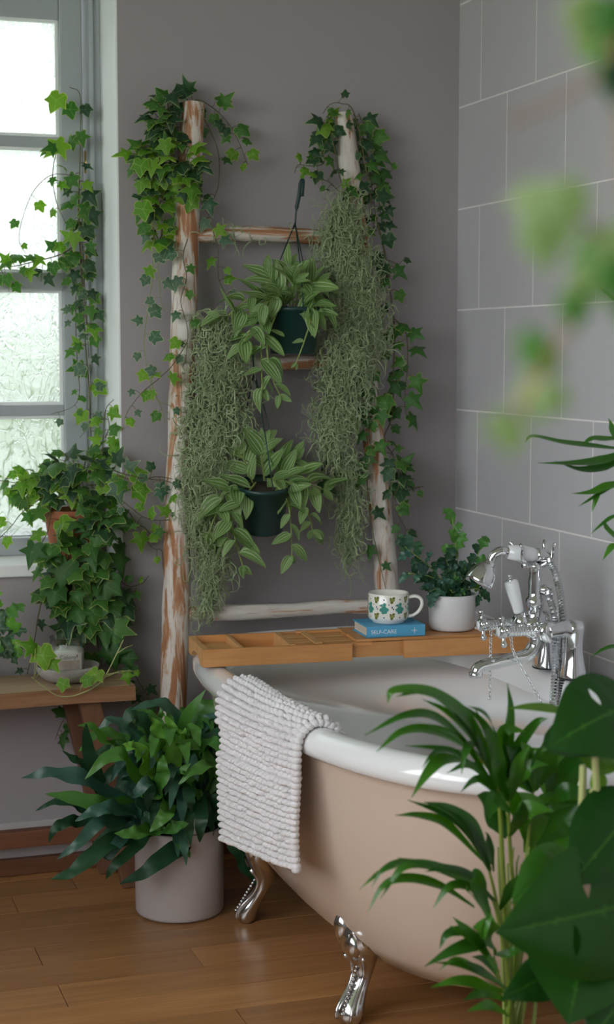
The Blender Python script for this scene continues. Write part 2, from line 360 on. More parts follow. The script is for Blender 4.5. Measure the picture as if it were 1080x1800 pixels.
# tiled side wall: grout bed with single tiles standing proud
wr = struct(slab('wall_right', [(XR + 0.0008, XR + 0.15, YF, D, 0, ZC)], M['grout']))
TH = 0.2627; TW = 0.3085; g = 0.002
for i in range(10):
    z1 = 2.4554 - i * TH + 0.0; z1 = 1.93 + 2 * TH - i * TH; z0 = max(z1 - TH, 0.0); z1 = min(z1, ZC)
    if z1 - z0 < 0.02: continue
    off = 3.865 if i % 2 == 1 else 3.71
    edges = [D]; y = off
    while y > 1.0: edges.append(y); y -= TW
    for a, b_ in zip(edges[:-1], edges[1:]):
        b = MB(); b.box(0, 0.007, -(a - b_) / 2 + g, (a - b_) / 2 - g, -(z1 - z0) / 2 + g, (z1 - z0) / 2 - g)
        link('tile', b.mesh('tile', M['tile'], smooth=False, bevel=0.0012), wr, Matrix.Translation((XR, (a + b_) / 2, (z0 + z1) / 2)))
struct(slab('baseboard_back', [(XL, XR, D - 0.014, D, 0.001, 0.13)], M['skirt'], bevel=0.003))
struct(slab('trim_3', [(XL, XR, D - 0.034, D - 0.014, 0.001, 0.043)], M['darkwood'], bevel=0.004))
# boarded floor
fl = struct(slab('floor', [(XL, XR + 0.15, YF, D + 0.32, -0.08, -0.012)], M['rubber']))
# the unseen sides: daylight comes in on the left through a wide window over a low wall
struct(slab('wall_front', [(XL - 0.1, XR + 0.15, YF - 0.1, YF, 0, ZC)], M['wall']))
struct(slab('wall_left', [(XL - 0.1, XL, 2.7, D + 0.32, 0, ZC), (XL - 0.1, XL, YF - 0.1, 2.7, 0, 0.9)], M['wall']))
w2 = struct(bpy.data.objects.new('window_left_offscreen', None)); COL.objects.link(w2); w2.location = (XL - 0.05, 0.7, 0.9); PINV[w2.name] = Matrix.Translation((-XL + 0.05, -0.7, -0.9))
for yy in (-1.27, -0.3, 0.7, 1.7, 2.67): slab('stile', [(XL - 0.08, XL - 0.02, yy - 0.03, yy + 0.03, 0.9, ZC)], M['frame'], w2)
for zz in (0.92, 1.7, ZC - 0.03): slab('rail', [(XL - 0.075, XL - 0.025, -1.24, 2.64, zz - 0.02, zz + 0.02)], M['frame'], w2)
rows = {3.703: [0.546], 3.585: [0.868, -0.3], 3.468: [0.2], 3.353: [0.544], 3.237: [0.866, -0.5], 3.121: [0.555], 3.005: [1.15, -0.2], 2.889: [0.867]}
y = 3.121 + 0.116 * 8; k = 0; rnd = random.Random(3)
while y > 1.3:
    ya, yb = y - 0.116, y
    key = min(rows, key=lambda q: abs(q - ya))
    cuts = rows[key] if abs(key - ya) < 0.02 else [rnd.uniform(0.3, 1.4), rnd.uniform(-0.9, -0.1)]
    yb = min(yb, D)
    xs = [XL] + sorted(cuts) + [XR]
    for a, b_ in zip(xs[:-1], xs[1:]):
        b = MB(); b.box(-(b_ - a) / 2 + 0.0007, (b_ - a) / 2 - 0.0007, -(yb - ya) / 2 + 0.0006, (yb - ya) / 2 - 0.0006, -0.012, 0)
        link('plank', b.mesh('plank', M['plank'], smooth=False, bevel=0.0009), fl, Matrix.Translation(((a + b_) / 2, (ya + yb) / 2, 0)))
    y -= 0.116; k += 1
# window: painted timber frame, transom, glazing bars, obscured panes
YW = 4.205
wn = struct(bpy.data.objects.new('window_1', None)); COL.objects.link(wn); wn.location = (0.25, YW, WB); PINV[wn.name] = Matrix.Translation((-0.25, -YW, -WB))
P = lambda x, y: at(x, y, YW)
zt = [at(60, yy, YW).z for yy in (31, 239, 258, 479, 509, 712, 731, 968)]
xs_ = at(105, 130, YW).x; xf = at(140, 130, YW).x; xj = XJ - 0.004
b = MB(); b.box(xf + 0.012, xj, YW - 0.02, YW + 0.09, WB, WT); b.box(WL + 0.004, WL + 0.06, YW - 0.02, YW + 0.09, WB, WT); b.box(WL + 0.06, xf + 0.012, YW - 0.02, YW + 0.09, WT - 0.05, WT); b.box(WL + 0.06, xf + 0.012, YW - 0.03, YW + 0.09, WB, WB + 0.045)
b.build('frame', M['frame'], wn, smooth=False, bevel=0.003)
b = MB(); b.box(xf + 0.018, xf + 0.030, YW - 0.032, YW - 0.02, WB + 0.045, WT - 0.05)
b.build('stop_bead', M['frame'], wn, smooth=False, bevel=0.003)
xm = 0.5 * (WL + 0.06 + xs_) - 0.02
xb = [(WL + 0.06, WL + 0.11), (xs_, xf + 0.008)]
for a, c in xb:
    b = MB(); b.box(a, c, YW, YW + 0.05, WB + 0.045, WT - 0.05); b.build('stile', M['frame'], wn, smooth=False, bevel=0.004)
zr = [(zt[0], WT - 0.05), (zt[2], zt[1]), (zt[4], zt[3]), (zt[6], zt[5]), (WB + 0.045, zt[7])]
for i, (a, c) in enumerate(zr):
    d0 = -0.012 if i == 2 else 0.004
    b = MB(); b.box(WL + 0.11, xs_, YW + d0, YW + 0.045, a, c); b.build('rail' if i in (0, 2, 4) else 'glazing_bar', M['frame'], wn, smooth=False, bevel=0.004)
for i in range(4):
    a, c = zr[i + 1][1], zr[i][0]
    b = MB(); b.box(WL + 0.11, xs_, YW + 0.024, YW + 0.028, a, c); b.build('pane', M['obscure'], wn, smooth=False)
    b = MB()
    b.box(xs_ - 0.008, xs_, YW + 0.012, YW + 0.024, a, c); b.box(WL + 0.11, xs_ - 0.008, YW + 0.012, YW + 0.024, a, a + 0.008); b.box(WL + 0.11, xs_ - 0.008, YW + 0.012, YW + 0.024, c - 0.008, c)
    b.build('glazing_bead', M['reveal'], wn, smooth=False, bevel=0.002)
for zz in (1.50, 1.75):
    b = MB(); c = V((xf + 0.013, YW - 0.006, zz)); b.tube([c, c + V((0, 0, 0.055))], 0.006, 8); b.build('hinge', plain('brass', (0.5, 0.33, 0.12), 0.3, 1.0), wn)
# garden outside the window
lw = MB(); lw.box(-14, 14, D + 0.6, 26, -0.4, -0.3); lw.box(-14, XL - 0.2, -12, D + 0.6, -0.4, -0.3); struct(lw.build('lawn', M['lawn'], smooth=False))
hb = MB(); r2 = random.Random(5)
for i in range(26):
    hb.ball((-10 + i * 0.85 + r2.uniform(-.3, .3), 13 + r2.uniform(-.5, .5), r2.uniform(0.1, 0.7)), r2.uniform(0.8, 1.3), 10, 7)
tag(hb.build('garden_hedge', M['hedge']), 'green garden hedge beyond the obscured window glass', 'hedge')

# ================================================================== BATHTUB
CX, CY = 1.305, 3.15
tub = thing('bathtub', (CX, CY, 0), 'roll top bathtub with white enamel inside, cream outside and chrome claw feet', 'bathtub')
def oval(a, b, z, n=96):
    out = []
    for k in range(n):
        t = 2 * pi * k / n; c, s = cos(t), sin(t); e = 3.4 if s > 0 else 2.35; b_ = b * (.985 if s > 0 else 1)
        out.append(V((CX + a * math.copysign(abs(c) ** (2 / e), c), CY + b_ * math.copysign(abs(s) ** (2 / e), s), z)))
    return out
def rings(prof, n=96):
    b = MB(); vs = []
    for a, bb, z in prof: vs += oval(a, bb, z, n)
    m = len(prof)
    b.add(vs, [(i * n + k, i * n + (k + 1) % n, (i + 1) * n + (k + 1) % n, (i + 1) * n + k) for i in range(m - 1) for k in range(n)] + [tuple((m - 1) * n + k for k in range(n))])
    return b
A0, B0, ZR = 0.388, 0.748, 0.602
o_ = lambda d, z: (A0 - d, B0 - d, z)
rimp = [o_(.030, .552), o_(.012, .549), o_(.003, .556), o_(0, .568), o_(.002, .58), o_(.010, .592), o_(.022, .6), o_(.036, ZR), o_(.050, .6), o_(.061, .592), o_(.067, .578)]
rings(rimp + [(.316, .674, .54)]).build('rim', M['enamel'], tub)
rings([(A0 - .067, B0 - .067, .578), (.312, .66, .53), (.298, .61, .40), (.272, .55, .28), (.225, .47, .20), (.16, .38, .172), (.05, .2, .165)]).build('basin', M['enamel'], tub)
rings([(A0 - .030, B0 - .030, .553), (.350, .700, .52), (.342, .675, .46), (.330, .642, .39), (.314, .607, .31), (.290, .570, .235), (.258, .535, .165), (.212, .49, .120), (.135, .39, .100), (.03, .2, .094)]).build('outer_shell', M['cream'], tub)
# cast chrome feet: shoulder plate, knee, ankle and ball toe
def foot(px, py, dx, dy):
    d = V((dx, dy, 0)).normalized(); s = V((-d.y, d.x, 0)); base = V((px, py, 0))
    pr = [(-0.030, .235, .012, .040), (-0.012, .215, .022, .052), (0.006, .185, .030, .056), (0.010, .155, .036, .050), (0.004, .128, .033, .036), (-0.002, .104, .022, .025), (0.004, .082, .017, .021), (0.018, .060, .018, .021), (0.032, .042, .022, .025), (0.042, .024, .025, .029), (0.044, .010, .023, .027), (0.042, .0005, .018, .022)]
    f_ = MB(); n = 16; vs = []
    for o, z, rd, rs in pr:
        for k in range(n):
            a = 2 * pi * k / n; vs.append(base + d * (o + rd * cos(a)) + s * (rs * sin(a)) + V((0, 0, z)))
    m = len(pr); f_.add(vs, [(i * n + k, i * n + (k + 1) % n, (i + 1) * n + (k + 1) % n, (i + 1) * n + k) for i in range(m - 1) for k in range(n)] + [tuple(range(n - 1, -1, -1)), tuple((m - 1) * n + k for k in range(n))])
    f_.v = [p for p in f_.v]
    fo = f_.build('foot', M['chrome_foot'], tub)
    g_ = MB()
    for q in (-1, 1):                       # scrolled shoulders and the beaded ridges that run down to the toe
        g_.ball(base + d * 0.022 + s * (q * 0.030) + V((0, 0, .178)), 0.026, 10, 7, (0.8, 0.8, 1.3))
        g_.tube(smooth_path([base + d * (o + rd * 0.80) + s * (q * rs * 0.62) + V((0, 0, z)) for o, z, rd, rs in pr[4:11]], 3), 0.0042, 6)
    g_.ball(base + d * 0.03 + V((0, 0, .150)), 0.024, 10, 7, (0.8, 1, 1.2))
    for i in range(12):
        t = i / 11; o, z, rd, rs = [pr[5][j] * (1 - t) + pr[9][j] * t for j in range(4)]
        g_.ball(base + d * (o + rd * 1.02) + V((0, 0, z)), 0.0038, 6, 4)
    g_.build('cast_ornament', M['chrome_foot'], fo)
for px, py in ((1.095, 2.895), (1.07, 3.46), (1.515, 2.895), (1.53, 3.46)):
    foot(px, py, px - CX, (py - CY) * 0.35 if py > CY else (py - CY) * 0.55)
b = MB(); b.lathe([(0, 0), (.028, 0), (.030, .004), (.026, .008), (.010, .009), (0, .009)], 20, Matrix.Translation((CX + .290, 3.0, .44)) @ Matrix.Rotation(R(-80), 4, 'Y'))
b.build('overflow_cover', M['chrome'], tub)

# ================================================================== LADDER
lad = thing('ladder', (1.30, 3.80, 0), 'rustic whitewashed wooden pole ladder leaning on the grey wall', 'ladder')
LY = lambda z: 3.795 + 0.15 * z / 1.9
def on_lad(x, y, dy=0.0):
    Y = 3.9
    for _ in range(4): Y = LY(at(x, y, Y).z)
    return at(x, y, Y + dy)
def pole(name, pts, rad, m, seed, n=14, ell=(1, 1)):
    b = MB(); P_ = smooth_path(pts, 10); rr = []
    for i, p in enumerate(P_):
        t = i / (len(P_) - 1) * (len(rad) - 1); j = min(int(t), len(rad) - 2); rr.append(rad[j] * (1 - t + j) + rad[j + 1] * (t - j))
    b.tube(P_, rr, n, True, ell)
    out = []
    for v_ in b.v:
        q = V(v_) * 14 + V((seed, 0, 0)); w = noise.noise_vector(q) * 0.0035 + noise.noise_vector(q * 3) * 0.0012; out.append(tuple(V(v_) + w))
    b.v = out
    return b.build(name, m, lad, sharp=50)
lp = [on_lad(x, y) for x, y in ((340, 182), (334, 300), (328, 400), (324, 520), (323, 600), (319, 720), (315, 850), (311, 1000), (308, 1140), (305, 1240))]
lp.append(V((lp[-1].x - 0.004, LY(0.2), 0.2))); lp.append(V((lp[-1].x - 0.004, LY(0) - .002, 0.004)))
pole('rail', lp, [.027, .030, .031, .032, .032, .033, .033, .034, .034, .034, .034, .034], M['lad_z'], 1)
rp = [on_lad(x, y) for x, y in ((604, 200), (612, 270), (622, 350), (634, 450), (640, 560), (646, 660), (658, 780), (668, 880), (677, 980), (684, 1050))]
rp.append(V((1.60, LY(0.3), 0.3))); rp.append(V((1.615, LY(0), 0.004)))
pole('rail', rp, [.024, .025, .025, .025, .025, .026, .028, .029, .030, .030, .030, .030], M['lad_z'], 5)
for i, (pts, r) in enumerate([([(335, 414), (450, 411), (560, 417), (632, 420)], [.018, .019, .018, .018]),
                              ([(326, 640), (450, 640), (560, 636), (645, 632)], [.0165, .017, .0165, .016]),
                              ([(320, 858), (440, 858), (560, 852), (662, 850)], [.017, .0175, .016, .0155]),
                              ([(312, 1080), (400, 1077), (520, 1072), (600, 1066), (682, 1068)], [.017, .019, .017, .018, .018]),
                              ([(306, 1303), (400, 1298), (520, 1293), (690, 1288)], [.017, .018, .017, .017])]):
    P_ = [on_lad(x, y) for x, y in pts]
    pole('rung', P_, r, M['lad_x'], 20 + i * 7, 12)

# ================================================================== BATH CADDY AND WHAT STANDS ON IT
TA = V((0.918, 3.427, 0)); TB = V((1.69, 3.362, 0)); ux = (TB - TA).normalized(); uy = V((-ux.y, ux.x, 0)); TZ = ZR + 0.002
TM = Matrix(((ux.x, uy.x, 0, TA.x), (ux.y, uy.y, 0, TA.y), (0, 0, 1, TZ), (0, 0, 0, 1)))
tray = thing('bath_caddy', TM @ V((0.38, 0.09, 0)), 'extending bamboo bath caddy with open compartments laid across the bathtub', 'bath tray')
TWd = 0.185
def tp(name, x0, x1, y0, y1, z0, z1, m='bamboo', bev=0.0015):
    b = MB(); b.box(x0, x1, y0, y1, z0, z1, TM); return b.build(name, M[m], tray, smooth=False, bevel=bev)
Lm = 0.342
tp('side_rail', 0, Lm, 0, 0.010, 0.0, 0.040); tp('side_rail', 0, Lm, TWd - 0.010, TWd, 0.0, 0.040)
# left end board with an arched cut-out that sits over the tub rim
b = MB(); n = 18; pts = []
for i in range(n + 1):
    yy = 0.010 + (TWd - 0.020) * i / n; u = (i / n - 0.5) * 2
    pts.append((yy, 0.0 if abs(u) > 0.62 else 0.019 * sqrt(1 - (u / 0.62) ** 2)))
vs = []
for x in (0, 0.013):
    for yy, z in pts: vs += [TM @ V((x, yy, z)), TM @ V((x, yy, 0.040))]
q = 2 * (n + 1); fs = []
for i in range(n):
    a = 2 * i; fs += [(a, a + 1, a + 3, a + 2), (q + a, q + a + 2, q + a + 3, q + a + 1), (a, a + 2, q + a + 2, q + a), (a + 1, q + a + 1, q + a + 3, a + 3)]
fs += [(0, q, q + 1, 1), (2 * n, 2 * n + 1, q + 2 * n + 1, q + 2 * n)]
b.add(vs, fs); b.build('end_board', M['bamboo_l'], tray, smooth=False)
tp('divider', 0.085, 0.095, 0.010, TWd - 0.010, 0.006, 0.040, 'bamboo_l'); tp('divider', 0.198, 0.212, 0.010, TWd - 0.010, 0.006, 0.042, 'bamboo_l')
tp('base_panel', 0.013, 0.085, 0.010, TWd - 0.010, 0.019, 0.024, 'bamboo_l'); tp('base_panel', 0.095, 0.198, 0.010, TWd - 0.010, 0.004, 0.009, 'bamboo_l')
for i in range(5):
    y0 = 0.012 + i * (TWd - 0.024) / 5; tp('slat', 0.212, Lm + 0.05, y0 + 0.001, y0 + (TWd - 0.024) / 5 - 0.001, 0.031, 0.039, 'bamboo_l' if i % 2 else 'bamboo')
tp('cross_batten', 0.258, 0.275, 0.012, TWd - 0.012, 0.0395, 0.0425, 'bamboo_l')
tp('rear_slide', 0.25, 0.60, TWd - 0.026, TWd - 0.012, 0.002, 0.044); tp('front_slide', Lm - 0.04, 0.50, 0.0145, 0.026, 0.004, 0.038)
tp('side_rail', 0.463, 0.775, -0.003, 0.009, 0.001, 0.041); tp('side_rail', 0.463, 0.775, TWd - 0.009, TWd + 0.003, 0.001, 0.041)
for i in range(4):
    y0 = 0.0095 + i * (TWd - 0.019) / 4; tp('slat', 0.352, 0.765, y0 + 0.001, y0 + (TWd - 0.019) / 4 - 0.001, 0.040, 0.046, 'bamboo')
tp('end_board', 0.765, 0.777, 0.009, TWd - 0.009, 0.012, 0.041)
TT = TZ + 0.0465
# book
BM = Matrix.Translation(TM @ V((0.380, 0.018, 0.0465))) @ Matrix.Rotation(R(-3.5), 4, 'Z')
book = thing('book', BM @ V((0.07, 0.055, 0)), 'small blue hardback book lying flat under the patterned mug', 'book')
bl, bw, bh = 0.140, 0.112, 0.026
b = MB(); b.box(0, bl, 0, bw, bh - 0.003, bh, BM); b.box(0, bl, 0, bw, 0, 0.003, BM); b.box(0, bl, 0, 0.003, 0.003, bh - 0.003, BM); b.build('cover', M['book'], book, smooth=False, bevel=0.0012)
b = MB(); b.box(0.004, bl - 0.004, 0.003, bw - 0.004, 0.0032, bh - 0.0032, BM); b.build('page_block', M['pages'], book, smooth=False)
def lettering(txt, size, Mx, m, parent, name, off=0.0):
    cu = bpy.data.curves.new('txt', 'FONT'); cu.body = txt; cu.size = size; cu.extrude = 0.00015; cu.space_character = 1.05; cu.offset = off
    o = bpy.data.objects.new('txt', cu); COL.objects.link(o); dg = bpy.context.evaluated_depsgraph_get()
    me = bpy.data.meshes.new_from_object(o.evaluated_get(dg)); bpy.data.objects.remove(o)
    me.transform(Mx); me.materials.clear(); me.materials.append(m); me.name = name
    return link(name, me, parent)
lettering('SELF-CARE', 0.0125, BM @ Matrix.Translation((0.010, -0.0003, 0.0085)) @ Matrix.Rotation(pi / 2, 4, 'X'), M['silver'], book, 'title_lettering')
b = MB()
for a in range(8):
    l = 0.0075 if a % 2 == 0 else 0.0035
    b.box(0.0008, l, -0.0003, 0.0001, -0.0004, 0.0004, BM @ Matrix.Translation((0.114, -0.0003, 0.013)) @ Matrix.Rotation(a * pi / 4, 4, 'Y'))
b.build('star_emblem', M['silver'], book, smooth=False)
# mug
mp_ = BM @ V((0.068, 0.052, bh + 0.0005)); mr, mh = 0.0475, 0.069
mug = thing('mug', mp_, 'cream mug printed with teal and olive flowers standing on the blue book', 'mug')
b = MB(); b.lathe([(0, 0), (.036, 0), (.038, .003), (.0385, .004), (.045, .009), (mr, .016), (mr, mh - .002), (mr - .0015, mh), (mr - .003, mh - .001), (mr - .0035, .014), (.035, .008), (0, .007)], 48, Matrix.Translation(mp_)); b.build('cup', M['mug'], mug)
hd = (RT * 0.97 + V((0, 0, 0)) - FW * 0.15); hd.z = 0; hd.normalize()
hp = [mp_ + hd * r + V((0, 0, z)) for r, z in ((mr - .002, .058), (mr + .015, .061), (mr + .027, .055), (mr + .030, .042), (mr + .022, .026), (mr + .010, .017), (mr - .002, .014))]
b = MB(); b.tube(smooth_path(hp, 6), 0.0052, 10, True, (0.8, 1.15)); b.build('handle', M['mug'], mug)
def disc(b, th, z, ra, rz, rot=0.0, n=9, lift=0.0004):
    vs = [];
    for k in range(n):
        a = 2 * pi * k / n; dx, dz = ra * cos(a), rz * sin(a); dx, dz = dx * cos(rot) - dz * sin(rot), dx * sin(rot) + dz * cos(rot)
        t = th + dx / mr; vs.append(mp_ + V(((mr + lift) * cos(t), (mr + lift) * sin(t), z + dz)))
    b.add(vs, [tuple(range(n))])
tb, ob, nb, cb = MB(), MB(), MB(), MB()
nm = 8
for i in range(nm):
    th = 2 * pi * i / nm + 0.2
    for dx, dz, a, c in ((0, .001, .0062, .0060), (-.0062, -.003, .0050, .0045), (.0062, -.002, .0050, .0045), (-.002, -.0085, .0042, .0042), (.0035, -.0075, .0040, .0042), (.001, .0095, .0044, .0042), (-.006, .0075, .0030, .0030)):
        disc(tb, th + dx / mr, .037 + dz, a, c, lift=.0003)
    th2 = th + pi / nm
    for z in (.0565, .0195):
        for dx, dz, a, c in ((0, .0005, .0058, .0046), (.0035, .005, .0036, .0028), (-.004, .0042, .0022, .0022), (-.001, -.0050, .0034, .0030)): disc(ob, th2 + dx / mr, z + dz, a, c, lift=.0003)
        disc(cb, th2, z + .0005, .0034, .0026, lift=.0005); disc(nb, th2, z + .0005, .0014, .0014, lift=.0007)
    disc(nb, th, .0575, .0016, .0018); disc(nb, th2, .040, .0014, .0028, .3); disc(nb, th2 + .003 / mr, .036, .0016, .0016); disc(nb, th, .0165, .0016, .0018); disc(nb, th - .010 / mr, .044, .0012, .0014); disc(nb, th + .011 / mr, .046, .0012, .0014)
for o_p in (tb.build('teal_flower_print', M['teal'], mug), ob.build('olive_paisley_print', M['olive'], mug), nb.build('dot_print', M['navyp'], mug), cb.build('olive_paisley_centre', plain('lime_print', (0.42, 0.45, 0.08), 0.3), mug)): o_p['kind'] = 'stuff'

# ================================================================== BENCH, CANDLE, DISH
bn = thing('bench', (0.3, 3.88, 0), 'low rustic wooden bench standing against the wall below the window', 'bench')
BT = 0.503; BX = 0.842; BY0 = 3.765; BY1 = 3.978
def wob(b, amp=0.003, sc=9):
    b.v = [tuple(V(p) + noise.noise_vector(V(p) * sc) * amp) for p in b.v]; return b
b = MB(); nx = 40
vs = []
for i in range(nx + 1):
    x = -0.75 + (BX + 0.75) * i / nx; j = 0.004 * noise.noise(V((x * 5, 0, 0)))
    th = 0.036 if x > 0.2 else 0.036
    for yy, z in ((BY0 + j, BT - th), (BY0 + j - 0.001, BT - 0.004), (BY0 + j + 0.006, BT), (BY0 + 0.10, BT - 0.001), (BY1, BT), (BY1, BT - th)): vs.append(V((x, yy, z + 0.0025 * noise.noise(V((x * 4, yy * 6, 3))))))
n6 = 6; fs = [(i * n6 + k, (i + 1) * n6 + k, (i + 1) * n6 + (k + 1) % n6, i * n6 + (k + 1) % n6) for i in range(nx) for k in range(n6)] + [tuple(range(n6)), tuple(nx * n6 + k for k in range(n6 - 1, -1, -1))]
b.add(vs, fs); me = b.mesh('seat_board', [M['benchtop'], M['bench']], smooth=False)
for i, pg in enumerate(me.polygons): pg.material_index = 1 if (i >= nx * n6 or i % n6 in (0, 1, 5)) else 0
link('seat_board', me, bn)
def leg(x0, y0, x1, y1):
    b = MB(); vs = []
    for z, x, y_, w in ((BT - 0.035, x0, y0, .026), (0.25, x0 + (x1 - x0) * .55, y0 + (y1 - y0) * .55, .024), (0.0008, x1, y1, .021)):
        vs += [V((x - w, y_ - .017, z)), V((x + w, y_ - .017, z)), V((x + w, y_ + .017, z)), V((x - w, y_ + .017, z))]
    b.add(vs, [(i * 4 + k, i * 4 + (k + 1) % 4, (i + 1) * 4 + (k + 1) % 4, (i + 1) * 4 + k) for i in range(2) for k in range(4)] + [(3, 2, 1, 0), (8, 9, 10, 11)])
    b.build('leg', M['benchleg'], bn, smooth=False, bevel=0.003)
leg(0.735, 3.80, 0.832, 3.80); leg(0.715, 3.925, 0.80, 3.925); leg(-0.60, 3.80, -0.69, 3.80); leg(-0.60, 3.925, -0.69, 3.925)
b = MB(); b.box(-0.68, 0.80, 3.915, 3.945, 0.085, 0.128); b.build('stretcher', M['darkwood'], bn, smooth=False, bevel=0.004)
cpos = atz(119, 1186, BT + 0.004); cpos.y = min(cpos.y, 3.90); cpos = at(119, 1186, 3.865); cpos.z = BT + 0.003
dish = thing('stone_dish', cpos, 'shallow speckled grey stone dish under the candle on the bench', 'dish')
b = MB(); b.lathe([(0, 0), (.040, 0), (.050, .002), (.066, .014), (.075, .028), (.077, .038), (.074, .039), (.068, .029), (.050, .013), (0, .011)], 40, Matrix.Translation(cpos)); b.build('bowl', M['stone'], dish)
jp = cpos + V((-0.003, -0.002, 0.0125)); jr = 0.0435
jar = thing('candle_jar', jp, 'white candle in a clear glass jar with printed label in stone dish', 'candle')
b = MB(); b.lathe([(0, .0), (.040, 0), (jr, .004), (jr, .070), (.0405, .076), (.0385, .080), (.0385, .092), (.0405, .094), (.0395, .096), (.0372, .094), (.0368, .080), (.0415, .069), (.0418, .006), (0, .004)], 40, Matrix.Translation(jp)); b.build('glass', M['glass'], jar)
b = MB(); b.lathe([(0, .0045), (.0405, .0045), (.0415, .007), (.0415, .064), (.040, .0655), (.02, .0648), (0, .0645)], 36, Matrix.Translation(jp)); b.build('wax', M['wax'], jar)
b = MB(); b.tube([jp + V((0, 0, .064)), jp + V((.001, 0, .078))], 0.0011, 6); b.build('wick', M['wick'], jar)
fa = atan2(-jp.y, -jp.x) + 0.12            # the label faces the room
def patch(b, r, a0, a1, z0, z1, n=14):
    vs = []
    for i in range(n + 1):
        a = a0 + (a1 - a0) * i / n
        for z in (z0, z1): vs.append(jp + V((r * cos(a), r * sin(a), z)))
    b.add(vs, [(2 * i, 2 * i + 2, 2 * i + 3, 2 * i + 1) for i in range(n)])
b = MB(); patch(b, jr + .0004, fa - .78, fa + .86, .006, .060); lb = b.build('label', M['paper'], jar)
b = MB(); patch(b, jr + .0007, fa - .58, fa + .66, .008, .044); b.build('label_picture', M['shell'], lb)
b = MB()
for a, z, r in ((.5, .052, .0022), (.54, .055, .0016), (.47, .055, .0016), (.5, .048, .0014)):
    b.ball(jp + V((cos(fa + a) * (jr + .0006), sin(fa + a) * (jr + .0006), z)), r, 6, 4, (.5, .5, 1))
b.build('label_flower_mark', M['maroon'], lb)
fx = V((cos(fa), sin(fa), 0)); sx = V((-fx.y, fx.x, 0))
def bend_text(txt, size, zc, ac, m, name):
    o = lettering(txt, size, Matrix(), m, lb, name); me = o.data
    w = max(v.co.x for v in me.vertices)
    for v in me.vertices:
        a = fa + ac + (v.co.x - w / 2) / jr; q = v.co.copy(); v.co = jp + V((cos(a) * (jr + .0008 + q.z), sin(a) * (jr + .0008 + q.z), zc + q.y))
bend_text('Colony', 0.013, 0.0475, -0.02, M['ink'], 'label_lettering')
# ================================================================== TOWEL
tw = thing('towel', (0.91, 3.0, ZR), 'white bobbly cotton towel mat draped over the tub rim', 'towel')
def rim_x(y):
    e = 3.4 if y > CY else 2.35
    return CX - A0 * max(0.0, 1 - (abs(y - CY) / B0) ** e) ** (1 / e)
NB, RW = 23, 0.0148
def cross(far):                # outline across the rim: (offset from rim outer edge towards the tub, height)
    zb = 0.275 if far else 0.335
    return [(0.096, 0.535), (0.082, 0.575), (0.068, 0.598), (0.046, 0.610), (0.026, 0.610), (0.008, 0.602), (-0.006, 0.588), (-0.012, 0.566), (-0.013, 0.53), (-0.011, 0.45), (-0.008, 0.36), (-0.006, zb)]
def interp(pl, t):
    ls = [0]
    for a, c in zip(pl[:-1], pl[1:]): ls.append(ls[-1] + math.dist(a, c))
    d = t * ls[-1]
    for i in range(len(pl) - 1):
        if d <= ls[i + 1] or i == len(pl) - 2:
            q = (d - ls[i]) / (ls[i + 1] - ls[i]); return tuple(pl[i][j] * (1 - q) + pl[i + 1][j] * q for j in range(2))
Y_FAR, Y_NEAR = 3.245, 2.815
def tow(u, t, lift=0.0):        # u 0 far .. 1 near ; t 0 inside .. 1 hem
    a, c = interp(cross(True), t), interp(cross(False), t)
    x, z = a[0] * (1 - u) + c[0] * u, a[1] * (1 - u) + c[1] * u
    y = Y_FAR + (Y_NEAR - Y_FAR) * u - 0.022 * max(0, t - 0.45) * (1 - u) * 2 + 0.006 * sin(t * 9)
    fold = 0.006 * sin(u * 7 + 1.0) * max(0, t - 0.4)
    return V((rim_x(y) + x - fold, y, z))
NR = 34
sheet = MB(); vs = []; fs = []
for i in range(NR + 1):
    for j in range(NB + 1): vs.append(tow(j / NB, i / NR))
n1 = NB + 1; fs = [(i * n1 + j, i * n1 + j + 1, (i + 1) * n1 + j + 1, (i + 1) * n1 + j) for i in range(NR) for j in range(NB)]
sheet.add(vs, fs); sheet.build('backing', M['towel'], tw)
bb = MB(); rt_ = random.Random(2)
for i in range(NR):
    t = (i + 0.5) / NR; ph = rt_.random()
    for j in range(NB):
        u = (j + 0.5 + 0.3 * (ph - .5)) / NB; p = tow(u, t); e = 0.01
        du = (tow(min(1, u + e), t) - tow(max(0, u - e), t)).normalized(); dt = (tow(u, min(1, t + e)) - tow(u, max(0, t - e))).normalized(); nn = du.cross(dt).normalized()
        if nn.x > 0 and t > 0.6: nn = -nn
        if t <= 0.6 and nn.z < 0: nn = -nn
        if abs(nn.z) < .3 and t < .15: nn = -nn if nn.x < 0 else nn
        k = rt_.uniform(0.88, 1.12)
        if rt_.random() < 0.02: k *= 0.6
        Mx = Matrix((du, dt, nn)).transposed()
        bb.ball(p + nn * 0.004 + dt * rt_.uniform(-.0012, .0012), 1.0, 8, 6, (0.0092 * k, 0.0073 * k, 0.0108 * k), Mx)
for i in range(int(NR * 1.05)):                     # thicker bobbles bind the near edge
    t = min(1, (i + 0.5) / NR); bb.ball(tow(1.0, t) + V((-0.001, -0.002, 0)), 0.0105, 8, 6, (1, 1, .75))
k_ = bb.build('bobble_rows', M['towel'], tw); k_['kind'] = 'stuff'

